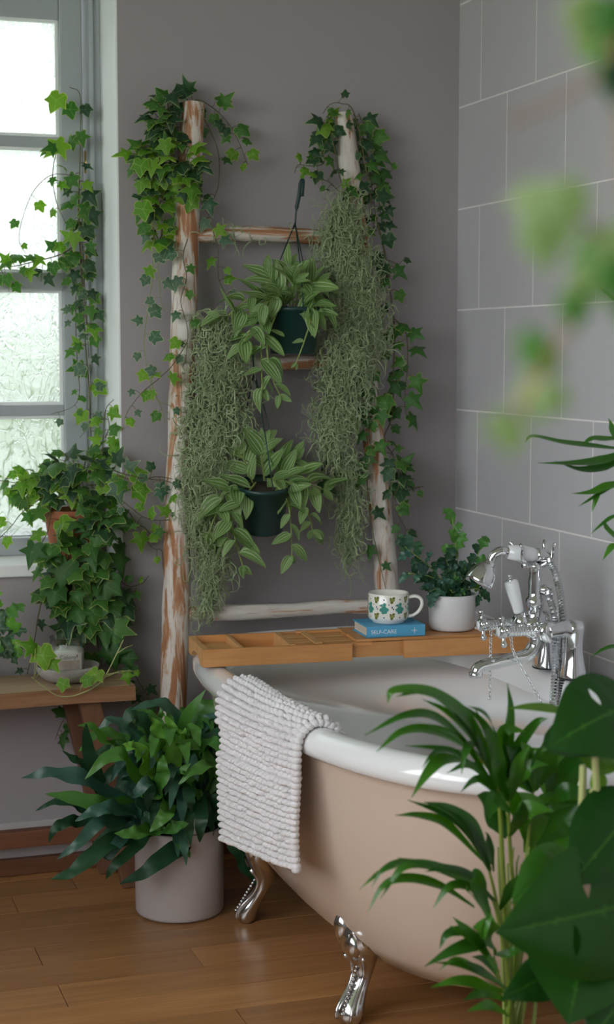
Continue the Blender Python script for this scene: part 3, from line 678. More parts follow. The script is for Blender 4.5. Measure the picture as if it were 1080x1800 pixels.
# ================================================================== LEAF MESHES
def ring_leaf(name, outline, m, centre=(0, .3), inset=0.88, bend=0.25, fold=0.25, wave=0.0, seed=0, veins=True):
    """leaf blade in x (across), y (along), z (up): centre fan, inner ring, rim ring"""
    rr = random.Random(seed); n = len(outline); c = V((centre[0], centre[1], 0))
    def zz(x, y, i=0): return -bend * (y - centre[1]) ** 2 - fold * abs(x) * 0.35 + fold * 0.0 - bend * 0.5 * x * x + wave * sin(i * 2.1 + seed)
    vs = [V((c.x, c.y, zz(c.x, c.y) + 0.01))]; rim = [0.0]; ve = [1.0]; ac = [0.0]
    for f_, r in ((0.45, 0.0), (inset, 0.0), (1.0, 1.0)):
        for i, (x, y) in enumerate(outline):
            px, py = c.x + (x - c.x) * f_, c.y + (y - c.y) * f_
            vs.append(V((px, py, zz(px, py, i) if f_ == 1.0 else zz(px, py)))); rim.append(r); ac.append(px)
            tip = veins and (math.hypot(x - c.x, y - c.y) > 0.42 and ((i % 4) == 0))
            ve.append(1.0 if (tip and f_ < 1) else 0.0)
    fs = [(0, 1 + i, 1 + (i + 1) % n) for i in range(n)]
    for q in (0, 1): fs += [(1 + q * n + i, 1 + (q + 1) * n + i, 1 + (q + 1) * n + (i + 1) % n, 1 + q * n + (i + 1) % n) for i in range(n)]
    b = MB(); b.add(vs, fs, rim=rim, vein=ve, across=ac); return b.mesh(name, m)
IVY_H = [(0, -.02), (.10, -.12), (.24, -.16), (.36, -.10), (.30, .06), (.29, .13), (.42, .22), (.62, .36), (.40, .40), (.24, .43), (.16, .60), (.09, .80)]
IVY = [(0, -.02)] + IVY_H[1:] + [(0, 1.0)] + [(-x, y) for x, y in reversed(IVY_H[1:])]
IVY2_H = [(0, 0), (.12, -.16), (.28, -.14), (.40, -.02), (.40, .14), (.46, .30), (.55, .46), (.40, .48), (.28, .50), (.22, .62), (.12, .78)]
IVY2 = [(0, 0)] + IVY2_H[1:] + [(0, .92)] + [(-x, y) for x, y in reversed(IVY2_H[1:])]
LEAF = {}
for mk in ('ivy_d', 'ivy_m', 'ivy_l', 'ivy_p', 'ivy_var', 'pale'):
    LEAF[mk] = [ring_leaf('ivy_leaf', o, M[mk], bend=be, fold=fo, wave=wa, seed=s) for s, (o, be, fo, wa) in enumerate(((IVY, .25, .5, .02), (IVY2, .15, .3, .03), (IVY, .5, .2, .03), (IVY2, .45, .7, .02)))]
def ovate(n=12, w=.26):
    h = [(w * sin(pi * t ** 0.75) * (1 - .15 * t), t) for t in [i / n for i in range(1, n)]]
    return [(0, 0)] + h + [(0, 1)] + [(-x, y) for x, y in reversed(h)]
def strip_leaf(name, m, w=.25, n=9, bend=.3, fold=.12, twist=0.0, seed=0):
    b = MB(); vs = []; ac = []; cols = (-1, -.5, 0, .5, 1)
    for i in range(n + 1):
        t = i / n; ww = w * (sin(pi * min(1, t ** 0.72)) ** 0.85 if 0 < t < 1 else 0.0) + (0.012 if t < 1 else 0.001)
        for c in cols: vs.append(V((c * ww, t - .12 * bend * t * t, -bend * t * t * .55 + fold * abs(c) * ww * 2.0 * (1 - .3 * t) + twist * c * ww * sin(t * 6)))); ac.append(c)
    q = len(cols); fs = [(i * q + k, i * q + k + 1, (i + 1) * q + k + 1, (i + 1) * q + k) for i in range(n) for k in range(q - 1)]
    b.add(vs, fs, across=ac); return b.mesh(name, m)
TRAD = [strip_leaf('striped_leaf', M['trad'], w=.22, bend=be, fold=fo, twist=tw_, seed=i) for i, (be, fo, tw_) in enumerate(((.2, .35, 0), (.6, .2, .1), (-.3, .3, .1), (.9, .45, .0)))]

def frame(pos, along, normal, s):
    y = V(along).normalized(); z = V(normal); z = (z - y * z.dot(y)); z = z.normalized() if z.length > 1e-4 else y.orthogonal().normalized()
    x = y.cross(z)
    return Matrix.Translation(pos) @ Matrix((x * s, y * s, z * s)).transposed().to_4x4()
def rv(r, k=1.0): return V((r.uniform(-k, k), r.uniform(-k, k), r.uniform(-k, k)))
TOCAM = V((-0.33, -0.94, 0.12))

def put_leaf(plant, r, pos, along, normal, size, kinds, meshes=None, name='leaf'):
    along = V(along)
    if pos.y < 4.0 and pos.y + along.normalized().y * size > 3.985 and pos.x > XJ: along.y = -abs(along.y) - .05
    me = r.choice(meshes) if meshes else r.choice(LEAF[r.choice(kinds)])
    return link(name, me, plant, frame(pos, along, normal, size))

def vine(plant, pts, r, kinds, size=0.042, gap=0.035, rad=0.0013, pet=0.02, tocam=TOCAM, stem='stem', out=0.02, nmin=0, taper=True, sizes=None, ymax=None):
    """a vine along world points: one stem mesh with its leaf stalks, and each leaf an object of its own"""
    P_ = smooth_path(pts, 8); b = MB()
    b.tube(P_, [rad * (1.15 - 0.5 * i / len(P_)) for i in range(len(P_))], 5)
    d = 0.0; nxt = gap * r.uniform(.2, .8); side = 1; tot = sum((q - p).length for p, q in zip(P_[:-1], P_[1:])); got = []
    run = 0.0
    for p, q in zip(P_[:-1], P_[1:]):
        l = (q - p).length
        while nxt <= run + l and l > 1e-6:
            k = (nxt - run) / l; c = p.lerp(q, k); T = (q - p).normalized()
            lat = T.cross(tocam).normalized() * side
            pd = (lat * 0.9 + tocam * r.uniform(.2, 1.0) + V((0, 0, -0.15)) + rv(r, .35)).normalized()
            e = c + pd * pet * r.uniform(.6, 1.3)
            if ymax is not None: e.y = min(e.y, ymax)
            b.tube([c, c.lerp(e, .5) + V((0, 0, .003)), e], rad * .55, 4)
            al = (lat * r.uniform(.2, .9) + T * r.uniform(-.1, .6) + V((0, 0, -r.uniform(.1, .9))) + tocam * r.uniform(-.1, .25) + rv(r, .25))
            no = (tocam * 1.0 + V((-.15, 0, .45)) + rv(r, .55))
            fr = nxt / tot; sz = size * r.uniform(.7, 1.2) * ((1.1 - .45 * fr) if taper else 1)
            kk = kinds if not isinstance(kinds, dict) else (kinds['tip'] if fr > .72 else kinds['all'])
            got.append((e, al, no, sz, kk)); side = -side if r.random() < .8 else side
            nxt += gap * r.uniform(.65, 1.35)
        run += l
    b.build('stem', M[stem], plant)
    for e, al, no, sz, kk in got: put_leaf(plant, r, e, al, no, sz, kk)
    return len(got)
def mass(plant, c, rad, n, r, kinds, size, tocam=TOCAM, ymax=None, down=0.6, stem='stem', xmax=None, core=0.35):
    """a bush of leaves in an ellipsoid around c, their stalks run back to its core"""
    b = MB(); c = V(c)
    for i in range(n):
        d = rv(r).normalized(); d = (d + tocam * 0.45).normalized(); q = r.uniform(.45, 1.0) ** .6
        p = c + V((d.x * rad[0], d.y * rad[1], d.z * rad[2])) * q
        if ymax is not None: p.y = min(p.y, ymax - r.uniform(0, .02))
        if xmax is not None: p.x = min(p.x, xmax)
        a = c + (p - c) * core + V((0, 0, -.01))
        b.tube([a, a.lerp(p, .55) + V((0, 0, .012)), p], .0009, 4)
        al = d * .7 + V((0, 0, -down)) + rv(r, .45); no = d * .5 + tocam * .8 + V((0, 0, .45)) + rv(r, .35)
        put_leaf(plant, r, p, al, no, size * r.uniform(.65, 1.25), kinds)
    b.build('stem', M[stem], plant)

# ---------------------------------------------------------------- ivy that climbs the window
r = random.Random(11); YV = 4.135
wi = thing('ivy', at(150, 760, YV), 'variegated ivy climbing the right side of the window frame', 'ivy')
def wl(pts, Y=YV): return [at(x, y, Y + r.uniform(-.012, .012)) for x, y in pts]
mixw = ('ivy_m', 'ivy_m', 'ivy_d', 'ivy_l', 'ivy_m')
vine(wi, wl([(160, 770), (157, 690), (150, 600), (146, 540), (142, 460), (138, 380), (140, 300), (142, 220), (140, 165), (122, 153)]), r, mixw, .040, .058, .0016, ymax=4.17, taper=False)
vine(wi, wl([(140, 300), (139, 360), (141, 420), (145, 480), (150, 540), (153, 580)]), r, ('ivy_d', 'ivy_m', 'ivy_l', 'ivy_m'), .045, .021, .0014, ymax=4.17)
vine(wi, wl([(150, 330), (144, 400), (147, 470), (152, 540), (156, 630)]), r, ('ivy_d', 'ivy_d', 'ivy_m'), .045, .030, .0013, ymax=4.17)
vine(wi, wl([(105, 245), (93, 300), (98, 350), (112, 385), (132, 420)]), r, ('ivy_m', 'ivy_l'), .034, .075, .0011)
vine(wi, wl([(128, 308), (90, 308), (58, 338), (38, 390), (34, 425), (45, 445)]), r, ('ivy_l', 'ivy_m'), .034, .055, .0009)
vine(wi, wl([(135, 430), (105, 448), (60, 460), (25, 468), (-10, 470)]), r, ('ivy_m', 'ivy_l', 'ivy_m'), .042, .017, .0016, taper=False)
vine(wi, wl([(135, 480), (133, 560), (136, 640), (140, 690), (128, 715), (90, 728)]), r, ('ivy_var', 'ivy_m', 'ivy_var'), .032, .042, .0011)
vine(wi, wl([(158, 640), (160, 700), (157, 745), (140, 770)]), r, ('ivy_var', 'ivy_m'), .034, .04, .001)
vine(wi, wl([(0, 470), (12, 495), (16, 512)]), r, ('ivy_m',), .045, .03, .0009); vine(wi, wl([(75, 465), (72, 495)]), r, ('ivy_d',), .04, .03, .0009)
for x, y, s, al in ((104, 178, .058, (-.5, 0, -1)), (112, 262, .066, (-.7, 0, -.5)), (120, 195, .045, (.3, 0, -1)), (142, 245, .04, (.2, 0, -1)), (100, 270, .045, (-.5, 0, -.1))):
    put_leaf(wi, r, at(x, y - 12, YV - .02), V(al), TOCAM + V((0, 0, .3)), s, ('ivy_l',) if s > .05 else ('ivy_m',))

# ---------------------------------------------------------------- potted ivy on the sill
pp = at(128, 962, 4.075); pp.z = WB + .0005
si = thing('potted_ivy', pp, 'bushy ivy spilling out of a terracotta pot on the windowsill', 'potted plant')
b = MB(); pt, pb, ph = .073, .052, .125
b.lathe([(0, 0), (pb, 0), (pb + .002, .003), (pt - .006, ph - .034), (pt - .005, ph - .032), (pt + .002, ph - .030), (pt + .004, ph), (pt - .004, ph), (pt - .008, ph - .02), (pt - .012, ph - .025)], 36, Matrix.Translation(pp)); b.build('pot', M['terra'], si)
b = MB(); b.lathe([(pt - .009, ph - .018), (.03, ph - .012), (0, ph - .010)], 24, Matrix.Translation(pp)); b.build('soil', M['soil'], si)
mid = ('ivy_m', 'ivy_m', 'ivy_d', 'ivy_l'); r = random.Random(21)
mass(si, at(140, 838, 4.06), (.11, .09, .075), 60, r, ('ivy_m', 'ivy_d', 'ivy_m', 'ivy_l'), .050, xmax=.855, ymax=4.16)
mass(si, at(65, 850, 4.06), (.085, .06, .05), 32, r, ('ivy_m', 'ivy_l', 'ivy_m'), .038, ymax=4.15)
mass(si, at(175, 940, 3.94), (.075, .045, .10), 38, r, ('ivy_d', 'ivy_p', 'ivy_p', 'ivy_m'), .055, ymax=3.985)
mass(si, at(120, 1005, 3.93), (.085, .04, .085), 36, r, ('ivy_m', 'ivy_p', 'ivy_m'), .058, ymax=3.985)
mass(si, at(165, 1060, 3.94), (.10, .035, .09), 40, r, ('ivy_p', 'ivy_d', 'ivy_m'), .066, ymax=3.985)
Z_ = lambda pts, Y=3.955: [at(x, y, Y) for x, y in pts]
vine(si, [at(90, 880, 4.04), at(85, 930, 3.97)] + Z_([(70, 960), (62, 975)]), r, ('ivy_l', 'ivy_m'), .055, .035)
vine(si, Z_([(100, 840), (60, 860), (30, 850), (0, 845), (-20, 850)], 4.05), r, ('ivy_m', 'ivy_l'), .040, .022)
vine(si, Z_([(80, 870), (40, 900), (20, 925), (-5, 950)], 4.03), r, ('ivy_m', 'ivy_l'), .042, .04)
vine(si, Z_([(180, 800), (182, 760), (186, 720), (200, 702)], 4.03), r, ('ivy_l', 'ivy_l', 'ivy_m'), .040, .022)
vine(si, Z_([(185, 770), (192, 750), (188, 725)], 4.02), r, ('ivy_l',), .036, .03)
vine(si, [at(195, 825, 4.01)] + Z_([(225, 835), (262, 842), (300, 848), (320, 870), (318, 900), (295, 914), (255, 910), (215, 880)], 3.84), r, ('ivy_m', 'ivy_l', 'ivy_var', 'ivy_d'), .042, .030)
vine(si, Z_([(205, 835), (240, 845), (275, 838), (305, 842)], 3.85), r, ('ivy_d', 'ivy_var', 'ivy_l'), .046, .024)
vine(si, Z_([(215, 890), (230, 905), (265, 960), (284, 968), (287, 1000)], 3.95), r, ('ivy_l', 'ivy_m'), .034, .055)
vine(si, Z_([(235, 930), (250, 925), (270, 945)], 3.95), r, ('ivy_l', 'ivy_p'), .05, .03)
vine(si, Z_([(110, 1010), (80, 1040), (68, 1080), (60, 1130), (48, 1185)], 3.93), r, ('ivy_d', 'ivy_var'), .030, .05, .0016)
vine(si, Z_([(160, 1090), (170, 1120), (176, 1160), (180, 1172)], 3.95), r, ('ivy_p', 'ivy_p', 'ivy_m'), .06, .028, .0016)
vine(si, Z_([(200, 1010), (225, 1030), (250, 1025), (262, 1012)], 3.95), r, ('ivy_m', 'ivy_l', 'ivy_p'), .036, .022)
for x, y, s in ((206, 1108, .085), (193, 1150, .075), (160, 1080, .075), (190, 1030, .085), (140, 1020, .07), (175, 950, .07), (118, 1005, .075), (222, 1165, .05), (232, 1190, .045), (90, 980, .06), (60, 975, .065)):
    put_leaf(si, r, at(x, y - 18, 3.90), V((r.uniform(-.4, .4), -.1, -1)), TOCAM + V((0, 0, .35)) + rv(r, .2), s, ('ivy_p', 'ivy_m'))

# ---------------------------------------------------------------- ivy on the ladder, left rail
L = on_lad; r = random.Random(31)
li = thing('ivy', L(320, 330, -.04), 'ivy heaped over the top of the left ladder rail', 'ivy')
LV = lambda pts, dy=-.045: [L(x, y, dy + r.uniform(-.01, .01)) for x, y in pts]
mass(li, L(298, 210, .00), (.055, .045, .075), 36, r, ('ivy_d', 'ivy_d', 'ivy_d', 'ivy_m'), .046, ymax=3.985)
mass(li, L(268, 290, .00), (.06, .05, .065), 48, r, ('ivy_d', 'ivy_d', 'ivy_m', 'ivy_m', 'ivy_l'), .044, ymax=3.985)
mass(li, L(318, 290, -.05), (.055, .045, .075), 38, r, ('ivy_m', 'ivy_d', 'ivy_d', 'ivy_l'), .042, ymax=3.985)
mass(li, L(268, 355, .00), (.05, .04, .04), 20, r, ('ivy_d', 'ivy_m', 'ivy_l'), .040, ymax=3.985)
vine(li, LV([(318, 200), (345, 176), (372, 188), (398, 212), (418, 245), (430, 275), (436, 290)], .0), r, {'all': ('ivy_d', 'ivy_d', 'ivy_m'), 'tip': ('ivy_l', 'ivy_m')}, .044, .016, ymax=3.985)
vine(li, LV([(350, 195), (366, 222), (384, 268), (385, 320), (376, 350)], .0), r, ('ivy_p',), .04, .07, ymax=3.985)
vine(li, LV([(340, 330), (352, 350), (366, 380), (376, 410), (384, 440), (385, 490), (402, 525)], -.03), r, ('ivy_m', 'ivy_l', 'ivy_var'), .038, .032)
vine(li, LV([(330, 420), (322, 450), (328, 490), (318, 530), (330, 580), (326, 640)], -.05), r, ('ivy_m', 'ivy_var', 'ivy_l'), .036, .040)
vine(li, LV([(272, 370), (270, 430), (268, 490), (258, 560), (254, 610), (264, 670), (285, 720), (290, 745)], -.03), r, ('ivy_l', 'ivy_var', 'ivy_m'), .040, .050, .0010, stem='stem_g')
vine(li, LV([(268, 390), (276, 450), (282, 520), (290, 548)], -.03), r, ('ivy_l', 'ivy_var'), .046, .045, .0010, stem='stem_g')
vine(li, LV([(330, 600), (305, 640), (280, 665), (250, 690), (228, 718), (220, 735)], -.05), r, ('ivy_l', 'ivy_l', 'ivy_var'), .036, .032, .0010)
vine(li, LV([(262, 640), (275, 700), (300, 715), (312, 740)], -.05), r, ('ivy_l', 'ivy_var'), .028, .05, .0009, stem='stem_g')
mass(li, L(282, 415, -.02), (.035, .03, .03), 9, r, ('ivy_l', 'ivy_l', 'ivy_m'), .048)
for x, y, s in ((248, 290, .046), (268, 290, .044), (250, 365, .05), (290, 255, .046), (300, 300, .05)):
    put_leaf(li, r, L(x, y - 8, -.075), V((r.uniform(-.6, .2), -.1, -.8)), TOCAM + V((0, 0, .4)), s, ('ivy_l',))

# ---------------------------------------------------------------- ivy on the ladder, right rail
r = random.Random(41)
ri = thing('ivy', L(640, 380, -.03), 'thin ivy winding down the right ladder rail to the tub', 'ivy')
vine(ri, LV([(655, 360), (625, 205), (600, 182), (580, 184), (568, 200)], -.02), r, ('ivy_d', 'ivy_m'), .042, .030, ymax=3.985)
mass(ri, L(572, 222, .0), (.024, .025, .035), 12, r, ('ivy_d', 'ivy_m', 'ivy_l'), .040, ymax=3.985)
vine(ri, LV([(582, 210), (566, 250), (570, 285), (550, 292), (525, 290), (518, 305)], -.01), r, {'all': ('ivy_d', 'ivy_d', 'ivy_m'), 'tip': ('ivy_l', 'ivy_m')}, .040, .015, ymax=3.985)
vine(ri, LV([(605, 345), (590, 330), (575, 318), (556, 315)], -.03), r, ('ivy_m', 'ivy_l', 'ivy_d'), .038, .015, ymax=3.985)
vine(ri, LV([(582, 230), (590, 270), (600, 320), (625, 350)], -.04), r, ('ivy_d',), .030, .09)
for dx in (0, 9, -6):
    vine(ri, LV([(622 + dx, 200), (640 + dx, 245), (650 + dx, 300), (657 + dx, 350), (664 + dx, 400)], .01), r, ('ivy_d', 'ivy_d', 'ivy_p', 'ivy_m'), .042, .020, ymax=3.985)
vine(ri, LV([(650, 330), (672, 310), (690, 312)], .0), r, ('ivy_m', 'ivy_d'), .038, .025, ymax=3.985)
vine(ri, LV([(660, 380), (676, 440), (686, 510), (694, 580), (692, 650), (690, 730), (676, 770), (692, 800)], -.01), r, ('ivy_p', 'ivy_d', 'ivy_m'), .040, .038, .0022, ymax=3.985)
vine(ri, LV([(672, 455), (690, 460), (704, 468)], -.01), r, ('ivy_d', 'ivy_p'), .046, .025, ymax=3.985)
vine(ri, LV([(694, 560), (714, 585), (717, 640), (712, 700), (716, 740)], -.01), r, ('ivy_p', 'ivy_m', 'ivy_p'), .050, .024, ymax=3.985, taper=False)
vine(ri, LV([(632, 650), (665, 690), (650, 745), (656, 790), (690, 800), (702, 850), (690, 880), (700, 905), (716, 935), (722, 970)], -.045), r, ('ivy_d', 'ivy_p', 'ivy_m'), .044, .025, .0014)
vine(ri, LV([(610, 720), (640, 725), (660, 735), (680, 725)], -.045), r, ('ivy_m', 'ivy_p'), .040, .020)
vine(ri, LV([(560, 845), (590, 825), (620, 805), (655, 795)], -.03), r, ('ivy_d', 'ivy_d', 'ivy_m'), .044, .018)
vine(ri, LV([(650, 800), (646, 860), (655, 930), (668, 990), (682, 1050)], -.045), r, ('ivy_p', 'ivy_d'), .046, .075)
mass(ri, L(695, 840, -.02), (.028, .025, .05), 14, r, ('ivy_d', 'ivy_p', 'ivy_d'), .048, ymax=3.985)
vine(ri, LV([(700, 870), (730, 858), (745, 855)], -.01), r, ('ivy_m', 'ivy_l'), .026, .03)

# ---------------------------------------------------------------- sprigs on and under the bench
r = random.Random(51)
sp = thing('ivy_sprig', at(55, 1200, 3.78), 'pale ivy sprig curling around the stone dish on the bench', 'ivy')
tr_ = [at(x, y, 3.755) for x, y in ((56, 1190), (75, 1206), (105, 1224), (140, 1220), (178, 1198), (205, 1150), (217, 1125))]
b = MB(); b.tube(smooth_path(tr_, 8), .0013, 5); b.tube([at(204, 1150, 3.755), at(222, 1138, 3.755), at(234, 1134, 3.755)], .0010, 5)
lv = [((120, 1212), (112, 1195), (-.2, -.2, -1), .034), ((140, 1219), (146, 1200), (.5, -.1, .3), .036), ((165, 1206), (172, 1178), (-.4, -.1, -.6), .044), ((185, 1190), (222, 1183), (.2, -.1, -1), .034), ((188, 1186), (240, 1180), (.3, 0, -1), .016),
      ((60, 1196), (72, 1138), (.1, -.3, -.9), .062), ((60, 1196), (88, 1160), (.4, -.3, -.6), .040), ((60, 1196), (62, 1140), (-.8, -.2, .4), .05)]
for a, e, al, s in lv:
    yy = 3.755 if a[0] > 70 else 3.75
    A, E = at(*a, yy), at(*e, yy - .004); b.tube([A, A.lerp(E, .5) + V((0, -.004, .006)), E], .0008, 4)
    put_leaf(sp, r, E, V(al), TOCAM + V((0, 0, .5)), s, ('ivy_l',))
b.build('stem', M['stem_pale'], sp)
us = thing('ivy_sprig', at(120, 1240, 3.93), 'dark green ivy sprig hanging under the bench seat', 'ivy')
vine(us, [at(x, y, 3.955) for x, y in ((150, 1180), (140, 1235), (125, 1250), (108, 1272), (97, 1300))], r, ('ivy_p', 'ivy_m', 'ivy_p'), .046, .018, ymax=3.985)
us = thing('ivy_sprig', at(262, 1240, 3.93), 'small ivy shoot by the foot of the left ladder rail', 'ivy')
vine(us, [at(x, y, 3.95) for x, y in ((232, 1180), (245, 1200), (262, 1230), (255, 1258), (272, 1262), (268, 1300))], r, ('ivy_d', 'ivy_p', 'ivy_d'), .044, .018, ymax=3.985)

# ================================================================== HANGING POTS OF STRIPED TRADESCANTIA
def trad_stem(plant, pts, r, n=7, size=.062, rad=.0022):
    P_ = smooth_path(pts, 6); b = MB(); b.tube(P_, [rad * (1.1 - .5 * i / len(P_)) for i in range(len(P_))], 6); b.build('stem', M['stem_g'], plant)
    m = len(P_); side = 1
    for k in range(n + 1):
        i = int((m - 2) * (0.15 + .85 * k / n)); p = P_[i]; T = (P_[i + 1] - P_[i]).normalized(); lat = T.cross(TOCAM).normalized() * side
        al = T * (.75 if k < n else 1.2) + lat * .8 + TOCAM * r.uniform(-.2, .6) + V((0, 0, .1)) + rv(r, .3)
        no = TOCAM * .6 + V((0, 0, .7)) - T * .2 + rv(r, .35)
        link('leaf', r.choice(TRAD), plant, frame(p, al, no, size * 1.12 * r.uniform(.7, 1.2) * (1 if k < n else .8)))
        if k == n:
            for s in (-1, 1): link('leaf', r.choice(TRAD), plant, frame(p, T + lat * .5 * s + rv(r, .3), TOCAM, size * .6))
        side = -side
def hanging(cx, ytop, ybot, wtop, wbot, Y, label, hook_top, wire_top, r, tilt=0.0):
    top = at(cx, ytop, Y); bot = at(cx + (6 if tilt else 0), ybot, Y); sc = (at(cx + 100, ytop, Y) - at(cx, ytop, Y)).length / 100
    h = (top - bot).length; pot = thing('hanging_plant', bot, label, 'hanging plant', None)
    ax = (top - bot).normalized(); Mx = Matrix.Translation(bot) @ V((0, 0, 1)).rotation_difference(ax + V((0, tilt, 0))).to_matrix().to_4x4()
    rt, rb = wtop * sc / 2, wbot * sc / 2
    b = MB(); b.lathe([(0, .004), (rb * .55, .004), (rb * .6, 0), (rb * .96, 0), (rb, .002), (rb * 1.01, h * .14), (rb * 1.05, h * .15), (rt * .95, h * .9), (rt * .96, h * .9), (rt * 1.02, h * .905), (rt * 1.03, h), (rt * .97, h), (rt * .94, h * .9), (rt * .9, h * .85)], 36, Mx); b.build('pot', M['potgreen'], pot)
    b = MB(); b.lathe([(rt * .94, h * .87), (0, h * .9)], 20, Mx); b.build('soil', M['soil'], pot)
    wt = at(*wire_top)
    for a in (0.6, 2.7, 4.8):
        b = MB(); e = Mx @ V((rt * cos(a), rt * sin(a), h * .96)); b.tube([e, e.lerp(wt, .5) + (e - Mx @ V((0, 0, h))) * .12, wt], .0016, 5); b.build('hanger_wire', M['potgreen'], pot)
    if hook_top:
        b = MB(); q = [at(*p) for p in hook_top]; b.tube(smooth_path(q, 5), [.0022] * 6 + [.005] * (len(smooth_path(q, 5)) - 6), 6, True, (1, .6)); b.build('hook', M['potgreen'], pot)
    return pot, top
r = random.Random(61)
yh = LY(1.5) - .075
h1, t1 = hanging(515, 540, 622, 88, 74, yh, 'striped tradescantia in a green plastic pot hung from the upper rung', [(519, 400, yh + .05), (521, 370, yh + .05), (526, 345, yh + .045), (529, 322, yh + .045), (533, 318, yh + .045), (531, 345, yh + .045)], (519, 392, yh + .05), r)
TS = lambda pts, Y: [at(x, y, Y + dy) for x, y, dy in pts]
for pts, n, s in (([(500, 540, 0), (470, 530, -.03), (430, 550, -.03), (378, 556, -.02)], 7, .062), ([(495, 540, 0), (460, 520, -.02), (430, 530, -.03), (395, 560, 0)], 6, .062), ([(490, 545, -.03), (462, 580, -.06), (460, 640, -.07), (462, 690, -.07)], 8, .062),
                 ([(490, 540, -.03), (470, 600, -.07), (478, 660, -.08), (495, 700, -.08)], 6, .056), ([(525, 545, -.04), (545, 560, -.08), (535, 600, -.09), (518, 645, -.09)], 3, .030), ([(520, 540, 0), (530, 500, -.02), (550, 520, -.05), (560, 560, -.06)], 6, .070),
                 ([(510, 540, 0), (505, 490, 0), (512, 462, 0)], 5, .060), ([(500, 540, 0), (480, 500, -.02), (470, 478, -.02)], 6, .062), ([(530, 540, 0), (545, 500, 0), (565, 495, -.02)], 6, .064), ([(525, 535, -.03), (545, 540, -.06), (560, 552, -.07)], 5, .060), ([(490, 540, -.02), (455, 560, -.05), (435, 590, -.05), (425, 610, -.05)], 6, .058), ([(505, 540, 0), (490, 520, -.05), (460, 540, -.07)], 5, .064), ([(515, 540, 0), (515, 505, -.05), (520, 490, -.06)], 6, .062)):
    trad_stem(h1, TS(pts, yh), r, n, s)
yh2 = LY(1.0) - .065; r = random.Random(62)
h2, t2 = hanging(457, 845, 932, 88, 66, yh2, 'striped tradescantia in a tilted green pot hung from the middle rung', None, (447, 655, yh2 + .045), r, tilt=-.25)
b = MB(); q = [at(x, y, yh2 + d) for x, y, d in ((447, 655, .045), (445, 630, .03), (446, 616, .06), (449, 640, .09))]; b.tube(smooth_path(q, 5), .0018, 5); b.build('hook', M['potgreen'], h2)
for pts, n, s in (([(440, 850, 0), (405, 860, -.03), (385, 890, -.04), (365, 945, -.03)], 7, .062), ([(435, 850, -.02), (405, 890, -.06), (412, 940, -.07), (430, 1005, -.06)], 8, .058), ([(480, 845, -.03), (505, 880, -.06), (512, 930, -.07), (514, 985, -.06)], 8, .052),
                 ([(470, 845, 0), (510, 830, -.02), (540, 850, -.04), (575, 862, -.03)], 7, .068), ([(465, 845, 0), (460, 800, 0), (462, 775, 0)], 6, .066), ([(470, 842, 0), (500, 845, -.05), (525, 855, -.06)], 7, .062),
                 ([(445, 850, 0), (430, 810, 0), (415, 790, 0)], 5, .058), ([(480, 845, 0), (500, 815, -.01), (520, 810, -.01)], 6, .066), ([(450, 848, -.02), (425, 880, -.06), (405, 920, -.06), (400, 950, -.05)], 6, .072), ([(475, 845, 0), (530, 880, -.05), (545, 910, -.05), (550, 935, -.04)], 5, .056)):
    trad_stem(h2, TS(pts, yh2), r, n, s)

# ================================================================== HANGING AIR-PLANT MOSS
def moss(label, spine, n, seed, base, dy=-.02, thick=.05):
    rr = random.Random(seed); mo = thing('moss_clump', base, label, 'moss', None); b = MB()
    ys = [s[1] for s in spine]; tot = [max(4, s[2]) for s in spine]
    def at_sp(t):
        i = min(int(t), len(spine) - 2); f = t - i; return [spine[i][j] * (1 - f) + spine[i + 1][j] * f for j in range(3)]
    segs = []; acc = 0
    for i in range(len(spine) - 1):
        a = abs(ys[i + 1] - ys[i]) * (tot[i] + tot[i + 1]); acc += a; segs.append(acc)
    for _ in range(n):
        q = rr.random() * acc; i = next(j for j, s in enumerate(segs) if q <= s); x, y, w = at_sp(i + rr.random())
        e = rr.gauss(0, .48); e = max(-1.05, min(1.05, e)); d = sqrt(max(0, 1.1 - e * e))
        p = L(x + e * w, y, dy - thick * d * rr.random() ** .6 * min(1, w / 40))
        m = rr.randint(12, 18); ln = rr.uniform(.0046, .0068); a = rr.uniform(0, 2 * pi); pol = rr.uniform(-.2, 1.2); ka, kp = rr.uniform(-1.0, 1.0), rr.uniform(-.5, .5)
        pts = [p]
        for s in range(m):
            if s % 5 == 0: ka, kp = rr.uniform(-1.0, 1.0), rr.uniform(-.75, .75)
            a += ka; pol += kp; dr = V((cos(a) * cos(pol), sin(a) * cos(pol) * .7, -sin(pol) * .8 - .22)); p = p + dr.normalized() * ln; pts.append(p)
        r0 = rr.uniform(.0012, .0021)
        b.tube(pts, [r0 * (1 - .5 * s / m) for s in range(m + 1)], 3, False)
    o = b.build('strands', M['moss'], mo); o['kind'] = 'stuff'; return mo
moss('grey green hanging moss draped over the right ladder rail', [(605, 352, 30), (600, 400, 46), (612, 460, 52), (622, 520, 58), (625, 580, 60), (615, 640, 55), (600, 700, 48), (590, 770, 36), (585, 800, 20)], 2300, 71, L(612, 360), -.03)
moss('moss tail hanging lower beside the right ladder rail', [(615, 800, 26), (615, 850, 28), (612, 900, 24), (614, 950, 16), (612, 985, 8)], 380, 72, L(615, 800), -.02, .03)
moss('long grey green moss beard hanging beside the left ladder rail', [(375, 560, 30), (385, 610, 48), (385, 680, 54), (382, 740, 56), (375, 790, 54), (362, 840, 44), (358, 900, 34), (365, 960, 32), (380, 1000, 26), (368, 1040, 18), (355, 1075, 10)], 2300, 73, L(380, 570), -.03)
moss('wispy moss threads lying along the upper rung', [(345, 408, 8), (400, 405, 9), (450, 408, 10), (500, 410, 10), (560, 415, 10)], 16, 74, L(480, 408), -.02, .01)
